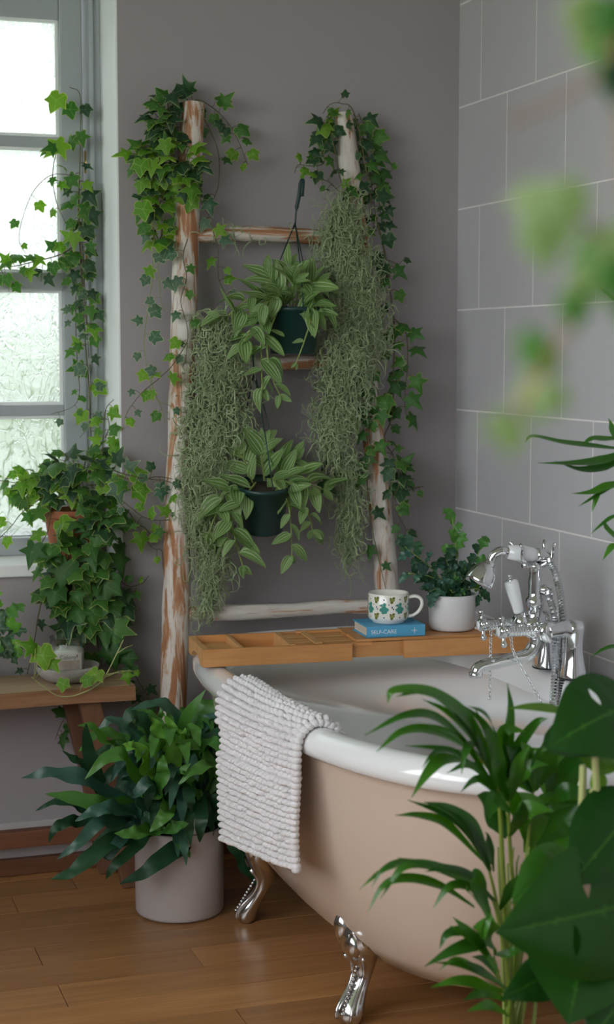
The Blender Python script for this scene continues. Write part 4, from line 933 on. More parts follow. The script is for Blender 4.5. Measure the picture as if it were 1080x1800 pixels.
# ================================================================== BATH SHOWER MIXER
XT = 1.64
ta = atx(961, 1176, XT); ta.z = ZR; tb_ = V((XT, ta.y - 0.125, ZR))          # the two pillar feet on the rim
tap = thing('bath_mixer', (XT, (ta.y + tb_.y) / 2, ZR), 'chrome bath mixer tap with white ceramic handset and lever on the tub rim', 'tap')
CH = M['chrome']; ZB = ZR + 0.104
for p in (ta, tb_):
    b = MB(); b.lathe([(.0, 0), (.031, 0), (.031, .003)], 28, Matrix.Translation(p + V((0, 0, .0005)))); b.build('gasket', M['rubber'], tap)
    b = MB(); b.lathe([(.030, .003), (.029, .012), (.0235, .035), (.0195, .065), (.0200, .090), (.022, .098), (.0225, .112), (.018, .122), (.008, .127), (0, .128)], 28, Matrix.Translation(p)); b.build('pillar', CH, tap)
mid_ = V((XT, (ta.y + tb_.y) / 2, ZB))
bx = -0.062                                             # the mixer body stands forward of the pillars, over the bath
for p in (ta, tb_):
    b = MB(); q = V((XT, p.y, ZB)); b.tube(smooth_path([q, q + V((-.025, 0, .004)), q + V((bx + .012, 0, .002)), q + V((bx, 0, 0))], 5), [.0185] * 6 + [.0175] * 10, 18); b.build('elbow', CH, tap)
Mb = Matrix.Translation(V((XT + bx, tb_.y - .012, ZB))) @ Matrix.Rotation(-pi / 2, 4, 'X')
LL = ta.y - tb_.y + .024
b = MB(); b.lathe([(0, 0), (.017, 0), (.021, .003), (.0225, .008), (.0225, .022), (.020, .026), (.0165, .032), (.0165, LL * .36), (.024, LL * .38), (.027, LL * .43), (.027, LL * .57), (.024, LL * .62), (.0165, LL * .64), (.0165, LL - .032), (.020, LL - .026), (.0225, LL - .022), (.0225, LL - .008), (.021, LL - .003), (.017, LL), (0, LL)], 24, Mb); b.build('mixer_body', CH, tap)
# crosshead valves reaching towards the bather
def cross_valve(yy, ln):
    c = V((XT + bx, yy, ZB)); Mx = Matrix.Translation(c) @ Matrix.Rotation(-pi / 2, 4, 'Y')
    b = MB(); pr = [(.014, 0), (.015, .018)]
    z = .018
    while z < ln - .012: pr += [(.0125, z), (.0095, z + .003), (.0125, z + .006)]; z += .0065
    pr += [(.008, ln - .010), (.007, ln)]
    b.lathe(pr, 18, Mx); v_ = b.build('valve_stem', CH, tap)
    b = MB(); b.lathe([(0, ln - .008), (.0125, ln - .007), (.0145, ln), (.0145, ln + .007), (.012, ln + .012), (0, ln + .013)], 20, Mx); h = b.build('cross_handle', CH, v_)
    b = MB()
    for a in range(4):
        an = pi / 4 * 0.35 + a * pi / 2; d = Mx.to_3x3() @ V((cos(an), sin(an), 0)); o = Mx @ V((0, 0, ln + .003))
        P_ = [o + d * t for t in (.010, .016, .022, .027, .031, .034)]; b.tube(P_, [.0050, .0042, .0048, .0072, .0068, .002], 10)
    h2_ = b.build('cross_arms', CH, v_)
    b = MB(); b.lathe([(.0095, ln + .0131), (.009, ln + .0145), (0, ln + .015)], 18, Mx); b.build('index_disc', M['ceramic'], v_)
    return c + V((-ln, 0, 0))
cf = cross_valve(ta.y - .002, .092); cn = cross_valve(tb_.y + .030, .088)
# spout
s0 = V((XT + bx, mid_.y - .006, ZB - .020))
sp_ = [s0, s0 + V((-.004, 0, -.022)), s0 + V((-.022, .0, -.040)), s0 + V((-.055, .004, -.046)), s0 + V((-.090, .008, -.053)), s0 + V((-.118, .012, -.058)), s0 + V((-.132, .013, -.066)), s0 + V((-.134, .013, -.080))]
b = MB(); q = smooth_path(sp_, 5); b.tube(q, [.0165 - .0035 * min(1, i / 18) for i in range(len(q))], 20, True, (1.0, 1.1)); b.build('spout', CH, tap)
b = MB(); b.lathe([(.0145, 0), (.0155, .003), (.0155, .010), (.013, .012)], 20, Matrix.Translation(sp_[-1] - V((0, 0, .002))), True); b.build('spout_nozzle', CH, tap)
# upright with cradle
u0 = V((XT + bx, mid_.y, ZB + .015)); Mu = Matrix.Translation(u0)
b = MB(); b.lathe([(.020, -.006), (.020, .004), (.016, .010), (.0165, .028), (.0195, .031), (.0195, .046), (.0150, .050), (.0140, .060), (.0145, .085), (.0120, .100), (.0125, .112), (.0150, .118), (.011, .124), (0, .125)], 24, Mu); b.build('riser', CH, tap)
top = u0 + V((0, 0, .120))
b = MB()
for s in (-1, 1):
    for dx in (-.040, .030):
        b.tube(smooth_path([top + V((0, 0, -.004)), top + V((dx * .55, s * .010, .002)), top + V((dx, s * .020, .018)), top + V((dx * 1.05, s * .022, .040)), top + V((dx * 1.2, s * .027, .048))], 5), .0042, 8)
b.tube([top + V((-.030, 0, 0)), top + V((.024, 0, 0))], .007, 10); b.build('cradle', CH, tap)
# handset lying in the cradle
hz = top.z + .020; ha = V((top.x + .026, top.y - .004, hz - .001)); hb_ = V((top.x - .066, top.y + .004, hz + .010)); hx = (hb_ - ha).normalized()
hs_ = thing('shower_handset', (top.x, top.y, hz), 'chrome telephone shower handset with white ceramic grip resting in the tap cradle', 'shower head')
Mh = Matrix.Translation(ha) @ V((0, 0, 1)).rotation_difference(hx).to_matrix().to_4x4(); hl = (hb_ - ha).length
b = MB(); b.lathe([(.0, .024), (.0135, .024), (.0160, .036), (.0182, hl * .60), (.0175, hl * .78), (.0145, hl * .98), (.0, hl * .99)], 24, Mh); b.build('grip', M['ceramic'], hs_)
b = MB(); b.lathe([(0, -.012), (.010, -.012), (.0125, -.006), (.0145, .004), (.0148, .020), (.014, .026), (0, .026)], 20, Mh); b.build('ferrule', CH, hs_)
nk = [hb_ - hx * .002, hb_ + hx * .012 + V((0, 0, .002)), hb_ + hx * .028 + V((0, .004, -.010)), hb_ + hx * .034 + V((0, .006, -.030))]
b = MB(); q = smooth_path(nk, 6); b.tube(q, [.0125, .0125] + [.0095] * (len(q) - 4) + [.0095, .011], 16); b.build('neck', CH, hs_)
hd_ = (V((-.50, .10, -.86))).normalized(); Mr = Matrix.Translation(nk[-1] + V((0, 0, .004))) @ V((0, 0, 1)).rotation_difference(hd_).to_matrix().to_4x4()
b = MB(); b.lathe([(0, -.004), (.012, -.003), (.013, .004), (.016, .008), (.022, .012), (.027, .023), (.0305, .036), (.0318, .043), (.0322, .047), (.031, .050), (.028, .0505), (0, .053)], 32, Mr); b.build('rose', CH, hs_)
# diverter lever
l0 = V((XT + bx - .030, mid_.y + .004, ZB + .016)); ld = V((-.24, .10, .96)).normalized(); Ml = Matrix.Translation(l0) @ V((0, 0, 1)).rotation_difference(ld).to_matrix().to_4x4()
b = MB(); b.ball(l0 - V((0, 0, .004)), .0185, 16, 10); b.tube([l0, V((XT + bx, mid_.y, ZB))], .015, 14); b.lathe([(.010, 0), (.0125, .012), (.012, .016)], 18, Ml); b.build('diverter', CH, tap)
b = MB(); b.lathe([(0, .016), (.0105, .016), (.0115, .020), (.0140, .050), (.0158, .080), (.0150, .087), (.010, .089), (0, .089)], 22, Ml); lv_ = b.build('lever', M['ceramic'], tap)
b = MB(); b.lathe([(.009, .089), (.0085, .092), (.004, .094), (.0035, .096), (.005, .098), (.0035, .102), (0, .103)], 14, Ml); b.build('finial', CH, lv_)
# ribbed hose: from the riser outlet down into the bath and back up to the handset
ho = u0 + V((.012, -.004, .066)); ir = V((XT + .012, mid_.y - .055, 0))
b = MB(); b.tube(smooth_path([u0 + V((.004, 0, .066)), ho + V((.010, -.003, 0)), ho + V((.022, -.008, -.004))], 4), [.0105] * 3 + [.0125] * 3 + [.010] * 3, 14); b.build('hose_outlet', CH, tap)
YH = mid_.y - .035
hp_ = lambda x, y, d=0.0: at(x, y, YH + d)
hose_a = [ho + V((.018, -.007, -.003)), hp_(966, 1050, .01), hp_(976, 1088), hp_(977, 1150), hp_(974, 1215), hp_(966, 1290), hp_(956, 1340), hp_(950, 1380, -.03), hp_(965, 1385, -.05), hp_(978, 1345, -.02), hp_(983, 1290), hp_(987, 1210), hp_(991, 1130), hp_(988, 1060), hp_(978, 1010), hp_(968, 990, .01), ha - hx * .010]
q0 = smooth_path(hose_a, 12); q = [q0[0]]; acc = 0.0
for a_, c_ in zip(q0[:-1], q0[1:]):
    l_ = (c_ - a_).length; k_ = max(1, round(l_ / .0032)); q += [a_.lerp(c_, (i + 1) / k_) for i in range(k_)]
b = MB(); b.tube(q, [.0086 if i % 2 else .0064 for i in range(len(q))], 10)
hose = b.build('hose', plain('steel_hose', (0.60, 0.61, 0.63), 0.2, 1.0), tap, sharp=15)
# plug chains
def chain(label, pts, plug):
    P_ = smooth_path(pts, 40); c = thing('plug_chain', pts[0], label, 'chain'); b = MB(); run = 0; nxt = 0; k = 0; st = .0092
    for p, e in zip(P_[:-1], P_[1:]):
        l = (e - p).length
        while nxt <= run + l:
            o = p.lerp(e, (nxt - run) / l); T = (e - p).normalized(); s = T.cross(V((1, .3, 0))).normalized(); s2 = T.cross(s)
            w = s if k % 2 else s2; lp_ = [o + T * (.0062 * cos(a)) + w * (.0034 * sin(a)) for a in [2 * pi * i / 8 for i in range(9)]]
            b.tube(lp_, .0011, 5, False); nxt += st; k += 1
        run += l
    b.build('links', CH, c)['kind'] = 'stuff'
    if plug:
        e = V(pts[-1]); b = MB(); b.lathe([(0, -.016), (.017, -.016), (.018, -.012), (.020, -.010), (.020, -.007), (.006, -.005), (.004, .001), (0, .002)], 20, Matrix.Translation(e)); b.build('plug', CH, c)
yc = cf.y
chain('chrome plug chain hanging straight from the far crosshead with plug', [cf + V((.016, -.003, -.016)), cf + V((.015, -.004, -.10)), cf + V((.014, -.004, -.235))], True)
chain('chrome chain slanting from the near crosshead towards the overflow', [cn + V((.016, 0, -.014)), cn + V((.028, -.010, -.06)), V((CX + .300, cn.y - .07, .47))], False)

# ================================================================== POTS, FERNS
def blade(b, pts, w, up, prof=None, wave=0.0, nw=7, fold=0.15, per=6, lobes=0.0, nl=6, seed=0, base=.18):
    """strap leaf along pts: returns nothing, adds to mesh builder"""
    P_ = smooth_path(pts, per); m = len(P_); vs = []; ac = []; up = V(up)
    for i, p in enumerate(P_):
        t = i / (m - 1); T = (P_[min(i + 1, m - 1)] - P_[max(i - 1, 0)]).normalized(); s = T.cross(up); s = s.normalized() if s.length > 1e-4 else T.orthogonal().normalized(); n = s.cross(T).normalized()
        ww = w * (prof(t) if prof else (max(0.0, sin(pi * (base + (1 - base) * t) ** 1.0)) ** .7 if t < 1 else 0)); ww = max(ww, .0006)
        for c in (-1, -.5, 0, .5, 1):
            k = 1.0
            if lobes: k = 1 - lobes * (.5 + .5 * sin(t * nl * 2 * pi + seed)) * abs(c)
            wv = wave * sin(t * nw * 2 * pi + (seed if c > 0 else seed * 1.7 + 2)) * abs(c) * (ww / w)
            vs.append(p + s * (c * ww * k) + n * (fold * abs(c) * ww + wv)); ac.append(c)
    fs = [(i * 5 + k, i * 5 + k + 1, (i + 1) * 5 + k + 1, (i + 1) * 5 + k) for i in range(m - 1) for k in range(4)]
    b.add(vs, fs, across=ac, vein=[1.0 if c == 0 else 0.0 for c in ac])
strap = lambda t: (min(1, .22 + t * 2.6) * (1 - max(0, (t - .45) / .55) ** 2.0) ** .8) if t < 1 else 0.0
def frond(plant, pts, w, m, up=(0, -.3, 1), wave=.006, lobes=0.0, seed=0, per=7, nl=6, nw=5, name='frond', fold=.12):
    b = MB(); blade(b, pts, w, up, strap, wave, nw, fold, per, lobes, nl, seed); return b.build(name, M[m], plant)
def cyl_pot(plant, c, rt, rb, h, m, wall=.006):
    b = MB(); b.lathe([(0, 0), (rb - .010, 0), (rb - .003, .002), (rb, .008), (rt, h - .003), (rt - .001, h), (rt - wall, h), (rt - wall - .001, h - .02), (rt - wall - .002, h * .8)], 48, Matrix.Translation(c)); b.build('pot', M[m], plant)
    b = MB(); b.lathe([(rt - wall - .001, h * .86), (rt * .5, h * .89), (0, h * .9)], 30, Matrix.Translation(c)); b.build('soil', M['soil'], plant)
# blue star fern on the floor
pc = V((0.905, 3.60, 0.0008)); fr_ = (at(388, 1560, 3.6) - at(236, 1560, 3.6)).length / 2
fern = thing('potted_fern', pc, 'big blue green strap leaved fern in a grey pot on the wooden floor', 'potted plant')
ph = 0.205; cyl_pot(fern, pc, fr_, fr_ * .985, ph, 'potgrey')
r = random.Random(81)
def cr6(x, y): return 30 + x * .3704, 1190 + y * .3704
def FP(pts, Ys): return [at(*cr6(x, y), Y) for (x, y), Y in zip(pts, Ys)]
YB = 3.60
root = lambda: pc + V((r.uniform(-.03, .03), r.uniform(-.03, .03), ph - .02))
spec = [([(560, 640), (330, 490), (160, 455), (20, 480)], (3.56, 3.50, 3.50, 3.52), .021, 'fern_b', .008), ([(560, 610), (400, 610), (270, 575), (135, 555)], (3.55, 3.47, 3.46, 3.46), .024, 'fern_g', .004),
 ([(560, 640), (450, 620), (360, 640), (275, 685)], (3.52, 3.45, 3.44, 3.44), .019, 'fern_b', .006), ([(520, 660), (390, 690), (290, 790), (190, 865)], (3.52, 3.44, 3.42, 3.42), .017, 'fern_b', .006),
 ([(540, 740), (390, 820), (270, 920), (160, 962)], (3.5, 3.42, 3.4, 3.4), .021, 'fern_d', .006), ([(780, 800), (690, 860), (600, 930), (488, 982)], (3.50, 3.46, 3.45, 3.45), .022, 'fern_d', .004),
 ([(600, 560), (520, 390), (430, 380), (322, 485)], (3.55, 3.47, 3.45, 3.45), .021, 'fern_g', .006), ([(440, 600), (360, 420), (330, 300), (328, 220)], (3.58, 3.55, 3.53, 3.5), .018, 'fern_d', .003),
 ([(470, 330), (420, 300), (350, 235), (288, 232)], (3.6, 3.55, 3.52, 3.5), .014, 'fern_g', .004), ([(620, 520), (560, 300), (500, 240), (420, 195)], (3.58, 3.54, 3.52, 3.5), .015, 'fern_b', .006),
 ([(780, 560), (800, 330), (800, 200), (895, 60)], (3.6, 3.58, 3.56, 3.54), .023, 'fern_g', .006), ([(810, 330), (740, 160), (650, 125), (538, 158)], (3.6, 3.56, 3.54, 3.52), .017, 'fern_b', .006),
 ([(690, 480), (670, 330), (660, 240), (640, 190)], (3.55, 3.5, 3.5, 3.5), .026, 'fern_l', .009), ([(730, 480), (740, 330), (735, 250), (700, 180)], (3.55, 3.51, 3.51, 3.51), .026, 'fern_l', .009),
 ([(740, 420), (760, 300), (780, 260), (800, 270)], (3.55, 3.52, 3.5, 3.48), .02, 'fern_l', .01), ([(640, 460), (580, 350), (540, 330), (500, 320)], (3.54, 3.48, 3.46, 3.46), .022, 'fern_l', .01),
 ([(920, 560), (900, 380), (830, 320), (745, 308)], (3.58, 3.53, 3.5, 3.48), .022, 'fern_g', .008), ([(980, 480), (930, 420), (850, 440), (765, 510)], (3.56, 3.48, 3.45, 3.45), .022, 'fern_g', .008),
 ([(720, 600), (710, 640), (680, 680), (630, 735)], (3.5, 3.42, 3.41, 3.41), .019, 'fern_g', .005), ([(640, 720), (580, 735), (520, 745), (462, 742)], (3.5, 3.43, 3.42, 3.42), .018, 'fern_g', .004), ([(680, 730), (720, 720), (770, 705), (815, 695)], (3.5, 3.43, 3.42, 3.42), .018, 'fern_g', .004),
 ([(860, 580), (875, 660), (870, 720), (868, 785)], (3.52, 3.46, 3.45, 3.46), .017, 'fern_d', .003), ([(810, 500), (815, 560), (825, 600), (832, 640)], (3.5, 3.44, 3.43, 3.44), .015, 'fern_d', .003), ([(540, 720), (470, 800), (430, 860), (428, 865)], (3.5, 3.44, 3.43, 3.43), .014, 'fern_b', .003),
 ([(580, 790), (500, 860), (450, 910), (422, 960)], (3.48, 3.44, 3.43, 3.44), .013, 'fern_d', .003), ([(930, 560), (920, 300), (940, 180), (955, 80)], (3.64, 3.62, 3.6, 3.6), .020, 'fern_d', .006), ([(960, 500), (970, 380), (960, 300), (975, 240)], (3.6, 3.56, 3.55, 3.55), .024, 'fern_d', .006),
 ([(440, 600), (330, 430), (270, 390), (215, 350)], (3.6, 3.58, 3.57, 3.57), .014, 'fern_d', .004), ([(380, 660), (290, 610), (190, 590), (88, 635)], (3.6, 3.58, 3.57, 3.57), .013, 'fern_d', .005), ([(330, 680), (240, 690), (180, 720), (150, 785)], (3.6, 3.56, 3.55, 3.55), .015, 'fern_d', .005),
 ([(980, 620), (1040, 800), (1080, 900), (1140, 990)], (3.58, 3.52, 3.5, 3.49), .024, 'fern_d', .006), ([(760, 780), (790, 810), (810, 830), (822, 858)], (3.48, 3.46, 3.46, 3.46), .010, 'fern_g', .002), ([(640, 640), (560, 560), (520, 520), (480, 490)], (3.52, 3.45, 3.43, 3.42), .017, 'fern_b', .006),
 ([(700, 560), (620, 500), (560, 560), (540, 545)], (3.52, 3.44, 3.43, 3.42), .015, 'fern_b', .005), ([(660, 560), (690, 480), (690, 420), (695, 370)], (3.5, 3.45, 3.44, 3.44), .018, 'fern_g', .006), ([(860, 560), (800, 460), (790, 440), (825, 410)], (3.52, 3.46, 3.45, 3.45), .013, 'fern_g', .004), ([(980, 600), (990, 680), (985, 720), (1000, 770)], (3.52, 3.48, 3.48, 3.49), .018, 'fern_d', .004)]
for i, (px, Ys, w, m, wv) in enumerate(spec):
    p = FP(px, Ys); up = (r.uniform(-.3, .3), -.75, .65)
    frond(fern, [root(), (pc + V((0, 0, ph + .05))).lerp(p[0], .75)] + p, w, m, up, wv * 1.3, 0.3 if m in ('fern_g', 'fern_l') and wv > .007 else 0.0, i, 6, 5)
for i in range(95):
    a = r.uniform(0, 2 * pi); e = r.uniform(.10, .26); hgt = r.uniform(-.05, .25) + (.26 - e) * .35; d = V((cos(a), sin(a) * .75, 0)); s = root()
    if d.y > 0.5: e *= .7
    if d.x > 0.3: e *= .72
    p1 = s + d * e * .35 + V((0, 0, hgt * .55 + .07)); p2 = s + d * e * .75 + V((0, 0, hgt * .9 + .05)); p3 = s + d * e + V((0, 0, hgt - .01))
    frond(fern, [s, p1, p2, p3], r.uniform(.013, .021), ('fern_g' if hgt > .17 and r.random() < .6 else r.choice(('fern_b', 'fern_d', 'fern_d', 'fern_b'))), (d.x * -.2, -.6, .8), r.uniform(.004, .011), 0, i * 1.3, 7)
b = MB(); b.box(-.012, .012, -.001, .001, -.05, .03, Matrix.Translation(pc + V((.025, -.075, ph + .005))) @ Matrix.Rotation(-.15, 4, 'X')); b.build('plant_tag', M['paper'], fern, smooth=False)

# crested fern in a white pot on the caddy
q = TM @ V((0.607, 0.088, 0.0468)); f2 = thing('potted_fern', q, 'small crested fern in a white pot standing on the bamboo caddy', 'potted plant')
sc = (at(835, 1080, q.y) - at(757, 1080, q.y)).length / 2; cyl_pot(f2, q, sc, sc * .95, .084, 'potwhite', .004)
def crested(plant, pts, n, size, kinds, r, stem='stem_g'):
    P_ = smooth_path(pts, 8); b = MB(); b.tube(P_, .0013, 5); b.build('stem', M[stem], plant)
    for k in range(n):
        t = (k + .6) / n; i = min(int(t * (len(P_) - 1)), len(P_) - 2); T = (P_[i + 1] - P_[i]).normalized(); s = T.cross(TOCAM).normalized() * (1 if k % 2 else -1)
        bb = MB(); p = P_[i]; d = (T * .8 + s * r.uniform(.3, 1.0) + rv(r, .4)).normalized(); l = size * r.uniform(.7, 1.2)
        blade(bb, [p, p + d * l * .5 + V((0, -.003, .004)), p + d * l + V((0, 0, -.004))], l * .38, TOCAM + rv(r, .5) + V((0, 0, .5)), strap, l * .10, 3, .2, 6, .45, 3, r.uniform(0, 6)); bb.build('leaf', M[r.choice(kinds)], plant)
r = random.Random(91); qz = q + V((0, 0, .075)); Yq = q.y
for pts, n, s, kk in (([(790, 1035), (760, 1000), (730, 975), (705, 955)], 16, .036, ('fern_d', 'fern_b', 'fern_d')), ([(795, 1040), (770, 1020), (745, 1010), (718, 1008)], 13, .034, ('fern_d', 'fern_b')), ([(800, 1040), (805, 980), (800, 950), (796, 912)], 9, .044, ('fern_g', 'fern_g')), ([(800, 1040), (820, 1000), (838, 980), (845, 960)], 8, .042, ('fern_g', 'fern_g', 'fern_d')),
                     ([(795, 1040), (790, 1000), (785, 985)], 16, .036, ('fern_d', 'fern_b', 'fern_d')), ([(800, 1040), (815, 1040), (810, 1060)], 14, .034, ('fern_d', 'fern_d')), ([(790, 1040), (770, 1035), (755, 1040)], 14, .034, ('fern_d', 'fern_b')), ([(800, 1040), (825, 1010), (838, 1020)], 12, .034, ('fern_d', 'fern_g')), ([(800, 1040), (800, 1050), (798, 1072)], 8, .030, ('fern_d',)), ([(805, 1040), (800, 1010), (805, 995)], 12, .036, ('fern_d', 'fern_b')), ([(800, 1040), (840, 1035), (845, 1050)], 8, .030, ('fern_d',))):
    crested(f2, [qz] + [at(x, y, Yq - .02 - .02 * r.random()) for x, y in pts], n, s, kk, r)
# curly plant at the window end of the bench
q = V((0.415, 3.86, BT + .003)); f3 = thing('potted_fern', q, 'curly pale edged leafy plant in a small grey pot on the bench', 'potted plant')
cyl_pot(f3, q, .05, .045, .07, 'potgrey', .004)
for pts, n, s in (([(-40, 1130), (-5, 1100), (15, 1085)], 7, .055), ([(-40, 1135), (0, 1120), (25, 1125)], 8, .055), ([(-40, 1140), (0, 1145), (20, 1150)], 7, .05), ([(-40, 1130), (-30, 1080), (-10, 1060)], 7, .05)):
    crested(f3, [q + V((0, 0, .06))] + [at(x, y, 3.82) for x, y in pts], n, s, ('fern_g', 'ivy_var', 'fern_l', 'ivy_var'), r)

# ================================================================== PALM BESIDE THE TUB
def cr8(x, y): return 560 + x * .4815, 1200 + y * .4815
YP = 2.13; r = random.Random(101)
pbase = at(893, 1790, YP); pbase.z = 0.0008; pbase.x = at(893, 1700, YP).x
palm = thing('potted_palm', pbase, 'leafy green parlour palm with slender arching leaflets beside the bathtub', 'palm')
cyl_pot(palm, pbase, .12, .10, .20, 'potgrey')
pl = lambda t: (min(1, .25 + t * 2.2) * (1 - max(0, (t - .3) / .7) ** 1.5)) if t < 1 else 0.0
def leaflet(parent, px, w, m, dY=(0, -.03, -.06, -.07), up=(-.2, -.6, .75), Y=YP):
    b = MB(); P_ = [at(*cr8(x, y), Y + dY[min(i, 3)]) for i, (x, y) in enumerate(px)]; blade(b, P_, w * 1.2, up, pl, 0, 1, .22, 8); return b.build('leaflet', M[m], parent)
def stalk(px, rad, dY=0.0, Y=YP, name='frond_stem', m='stem_palm'):
    P_ = [pbase + V((r.uniform(-.04, .04), r.uniform(-.03, .03), .17))] + [at(*cr8(x, y), Y + dY) for x, y in px]
    b = MB(); q = smooth_path(P_, 8); b.tube(q, [rad * (1.1 - .6 * i / len(q)) for i in range(len(q))], 6); return b.build(name, M[m], palm)
F1 = stalk([(690, 1000), (675, 700), (660, 420), (640, 340), (560, 240)], .0045, -.02)
for px, w, m in (([(655, 400), (570, 170), (430, 45), (280, 28), (252, 75)], .011, 'palm'), ([(640, 330), (520, 130), (400, 35), (285, 50)], .0115, 'palm'), ([(600, 280), (440, 135), (320, 120), (168, 192)], .0085, 'palm_d'), ([(580, 260), (430, 180), (310, 178), (212, 252)], .0085, 'palm'), ([(630, 370), (510, 265), (430, 240), (318, 230)], .007, 'palm_d'),
              ([(560, 290), (460, 280), (400, 330), (340, 420)], .010, 'palm'), ([(650, 230), (635, 160), (600, 110), (545, 85)], .008, 'palm'), ([(650, 390), (530, 220), (460, 175), (388, 150)], .0075, 'palm'), ([(610, 240), (560, 225), (535, 260), (523, 332)], .0065, 'palm_d'), ([(640, 340), (560, 200), (470, 110), (380, 60)], .009, 'palm'), ([(560, 250), (450, 250), (410, 270), (380, 310)], .004, 'palm')): leaflet(F1, px, w, m, (-.02, -.05, -.07, -.08))
F2 = stalk([(700, 1100), (650, 800), (620, 670)], .0038, -.03)
for px, w, m in (([(628, 690), (570, 570), (480, 490), (325, 428)], .012, 'palm_d'), ([(625, 670), (560, 540), (480, 470), (385, 435)], .015, 'palm_d'), ([(600, 650), (470, 520), (370, 486), (280, 484)], .008, 'palm_d'), ([(640, 690), (630, 620), (615, 560), (608, 545)], .006, 'palm')): leaflet(F2, px, w, m, (-.03, -.05, -.06, -.07))
F3 = stalk([(700, 1150), (660, 880), (640, 800)], .0038, -.05)
for px, w, m in (([(650, 800), (540, 705), (420, 668), (288, 638)], .0075, 'palm_d'), ([(620, 790), (470, 690), (320, 670), (225, 790)], .0085, 'palm'), ([(570, 820), (450, 745), (330, 715), (240, 740), (180, 838)], .008, 'palm'), ([(440, 690), (320, 655), (240, 680), (195, 745)], .005, 'palm'), ([(630, 830), (560, 755), (480, 745), (420, 822)], .0085, 'palm_d'), ([(640, 800), (560, 715), (470, 680), (390, 690)], .009, 'palm_d'), ([(600, 830), (570, 790), (545, 760), (540, 740)], .004, 'palm'), ([(300, 668), (230, 690), (190, 720), (150, 755)], .003, 'palm')): leaflet(F3, px, w, m, (-.05, -.08, -.10, -.10))
F4 = stalk([(700, 1180), (670, 1110), (640, 1000)], .0034, -.07)
for px, w, m in (([(660, 1060), (590, 960), (540, 905), (490, 855)], .010, 'palm_d'), ([(630, 950), (560, 960), (480, 985), (388, 1036)], .0105, 'palm_d'), ([(690, 1120), (600, 1060), (520, 1030), (428, 1022)], .008, 'palm_d'), ([(680, 1130), (580, 1100), (500, 1090), (412, 1112)], .0095, 'palm_d'), ([(610, 930), (530, 910), (470, 920), (442, 972)], .008, 'palm'), ([(630, 1010), (560, 940), (520, 910), (478, 888)], .009, 'palm_d'), ([(700, 1220), (640, 1185), (600, 1182), (542, 1200)], .009, 'palm_d'), ([(650, 1080), (570, 1040), (500, 1010), (440, 1050)], .005, 'palm'), ([(600, 960), (590, 920), (610, 880), (635, 845)], .011, 'palm_d'), ([(640, 990), (630, 930), (625, 880), (630, 840)], .015, 'palm_d'), ([(640, 990), (690, 990), (720, 980), (755, 978)], .008, 'palm_d'), ([(640, 900), (590, 770), (575, 700), (560, 690)], .012, 'palm_d')): leaflet(F4, px, w, m, (-.07, -.10, -.11, -.11))
F5 = stalk([(720, 1000), (700, 600), (690, 400)], .0045, .0)
for px, w, m in (([(690, 400), (690, 220), (700, 100), (690, 2)], .0095, 'palm'), ([(680, 400), (660, 260), (680, 175), (760, 178)], .014, 'palm'), ([(690, 390), (720, 250), (790, 150), (838, 130)], .009, 'palm'), ([(680, 400), (640, 300), (620, 200), (570, 90)], .010, 'palm'), ([(690, 380), (760, 270), (800, 250), (850, 240)], .007, 'palm_d')): leaflet(F5, px, w, m, (0, -.01, -.02, -.03), (.2, -.9, .35))
F6 = stalk([(740, 1000), (760, 640), (785, 390)], .0042, .02)
for px, w, m in (([(785, 395), (745, 310), (715, 260), (685, 225)], .018, 'palm'), ([(785, 395), (815, 310), (835, 240), (838, 175)], .020, 'palm'), ([(790, 390), (780, 320), (760, 250), (740, 215)], .013, 'palm_d'), ([(780, 395), (700, 340), (690, 400), (700, 440)], .012, 'palm_d')): leaflet(F6, px, w, m, (.02, .0, -.02, -.02), (.1, -.95, .2))
F7 = stalk([(780, 1000), (790, 600), (850, 430)], .0042, .03)
for px, w, m in (([(850, 430), (880, 350), (930, 290), (985, 240)], .024, 'palm'), ([(848, 430), (835, 350), (850, 290), (905, 262)], .017, 'palm'), ([(770, 560), (820, 450), (930, 420), (1060, 380)], .014, 'palm_d'), ([(770, 600), (740, 480), (680, 420), (622, 490)], .017, 'palm_d'), ([(780, 600), (850, 510), (900, 470), (960, 430)], .026, 'palm_d'), ([(760, 620), (790, 500), (770, 440), (730, 400)], .020, 'palm_d'), ([(690, 560), (640, 480), (610, 430), (580, 410)], .020, 'palm_d'), ([(800, 620), (870, 590), (930, 540), (1000, 520)], .02, 'palm_d')): leaflet(F7, px, w, m, (.03, .02, .01, .0), (.1, -.9, .4))
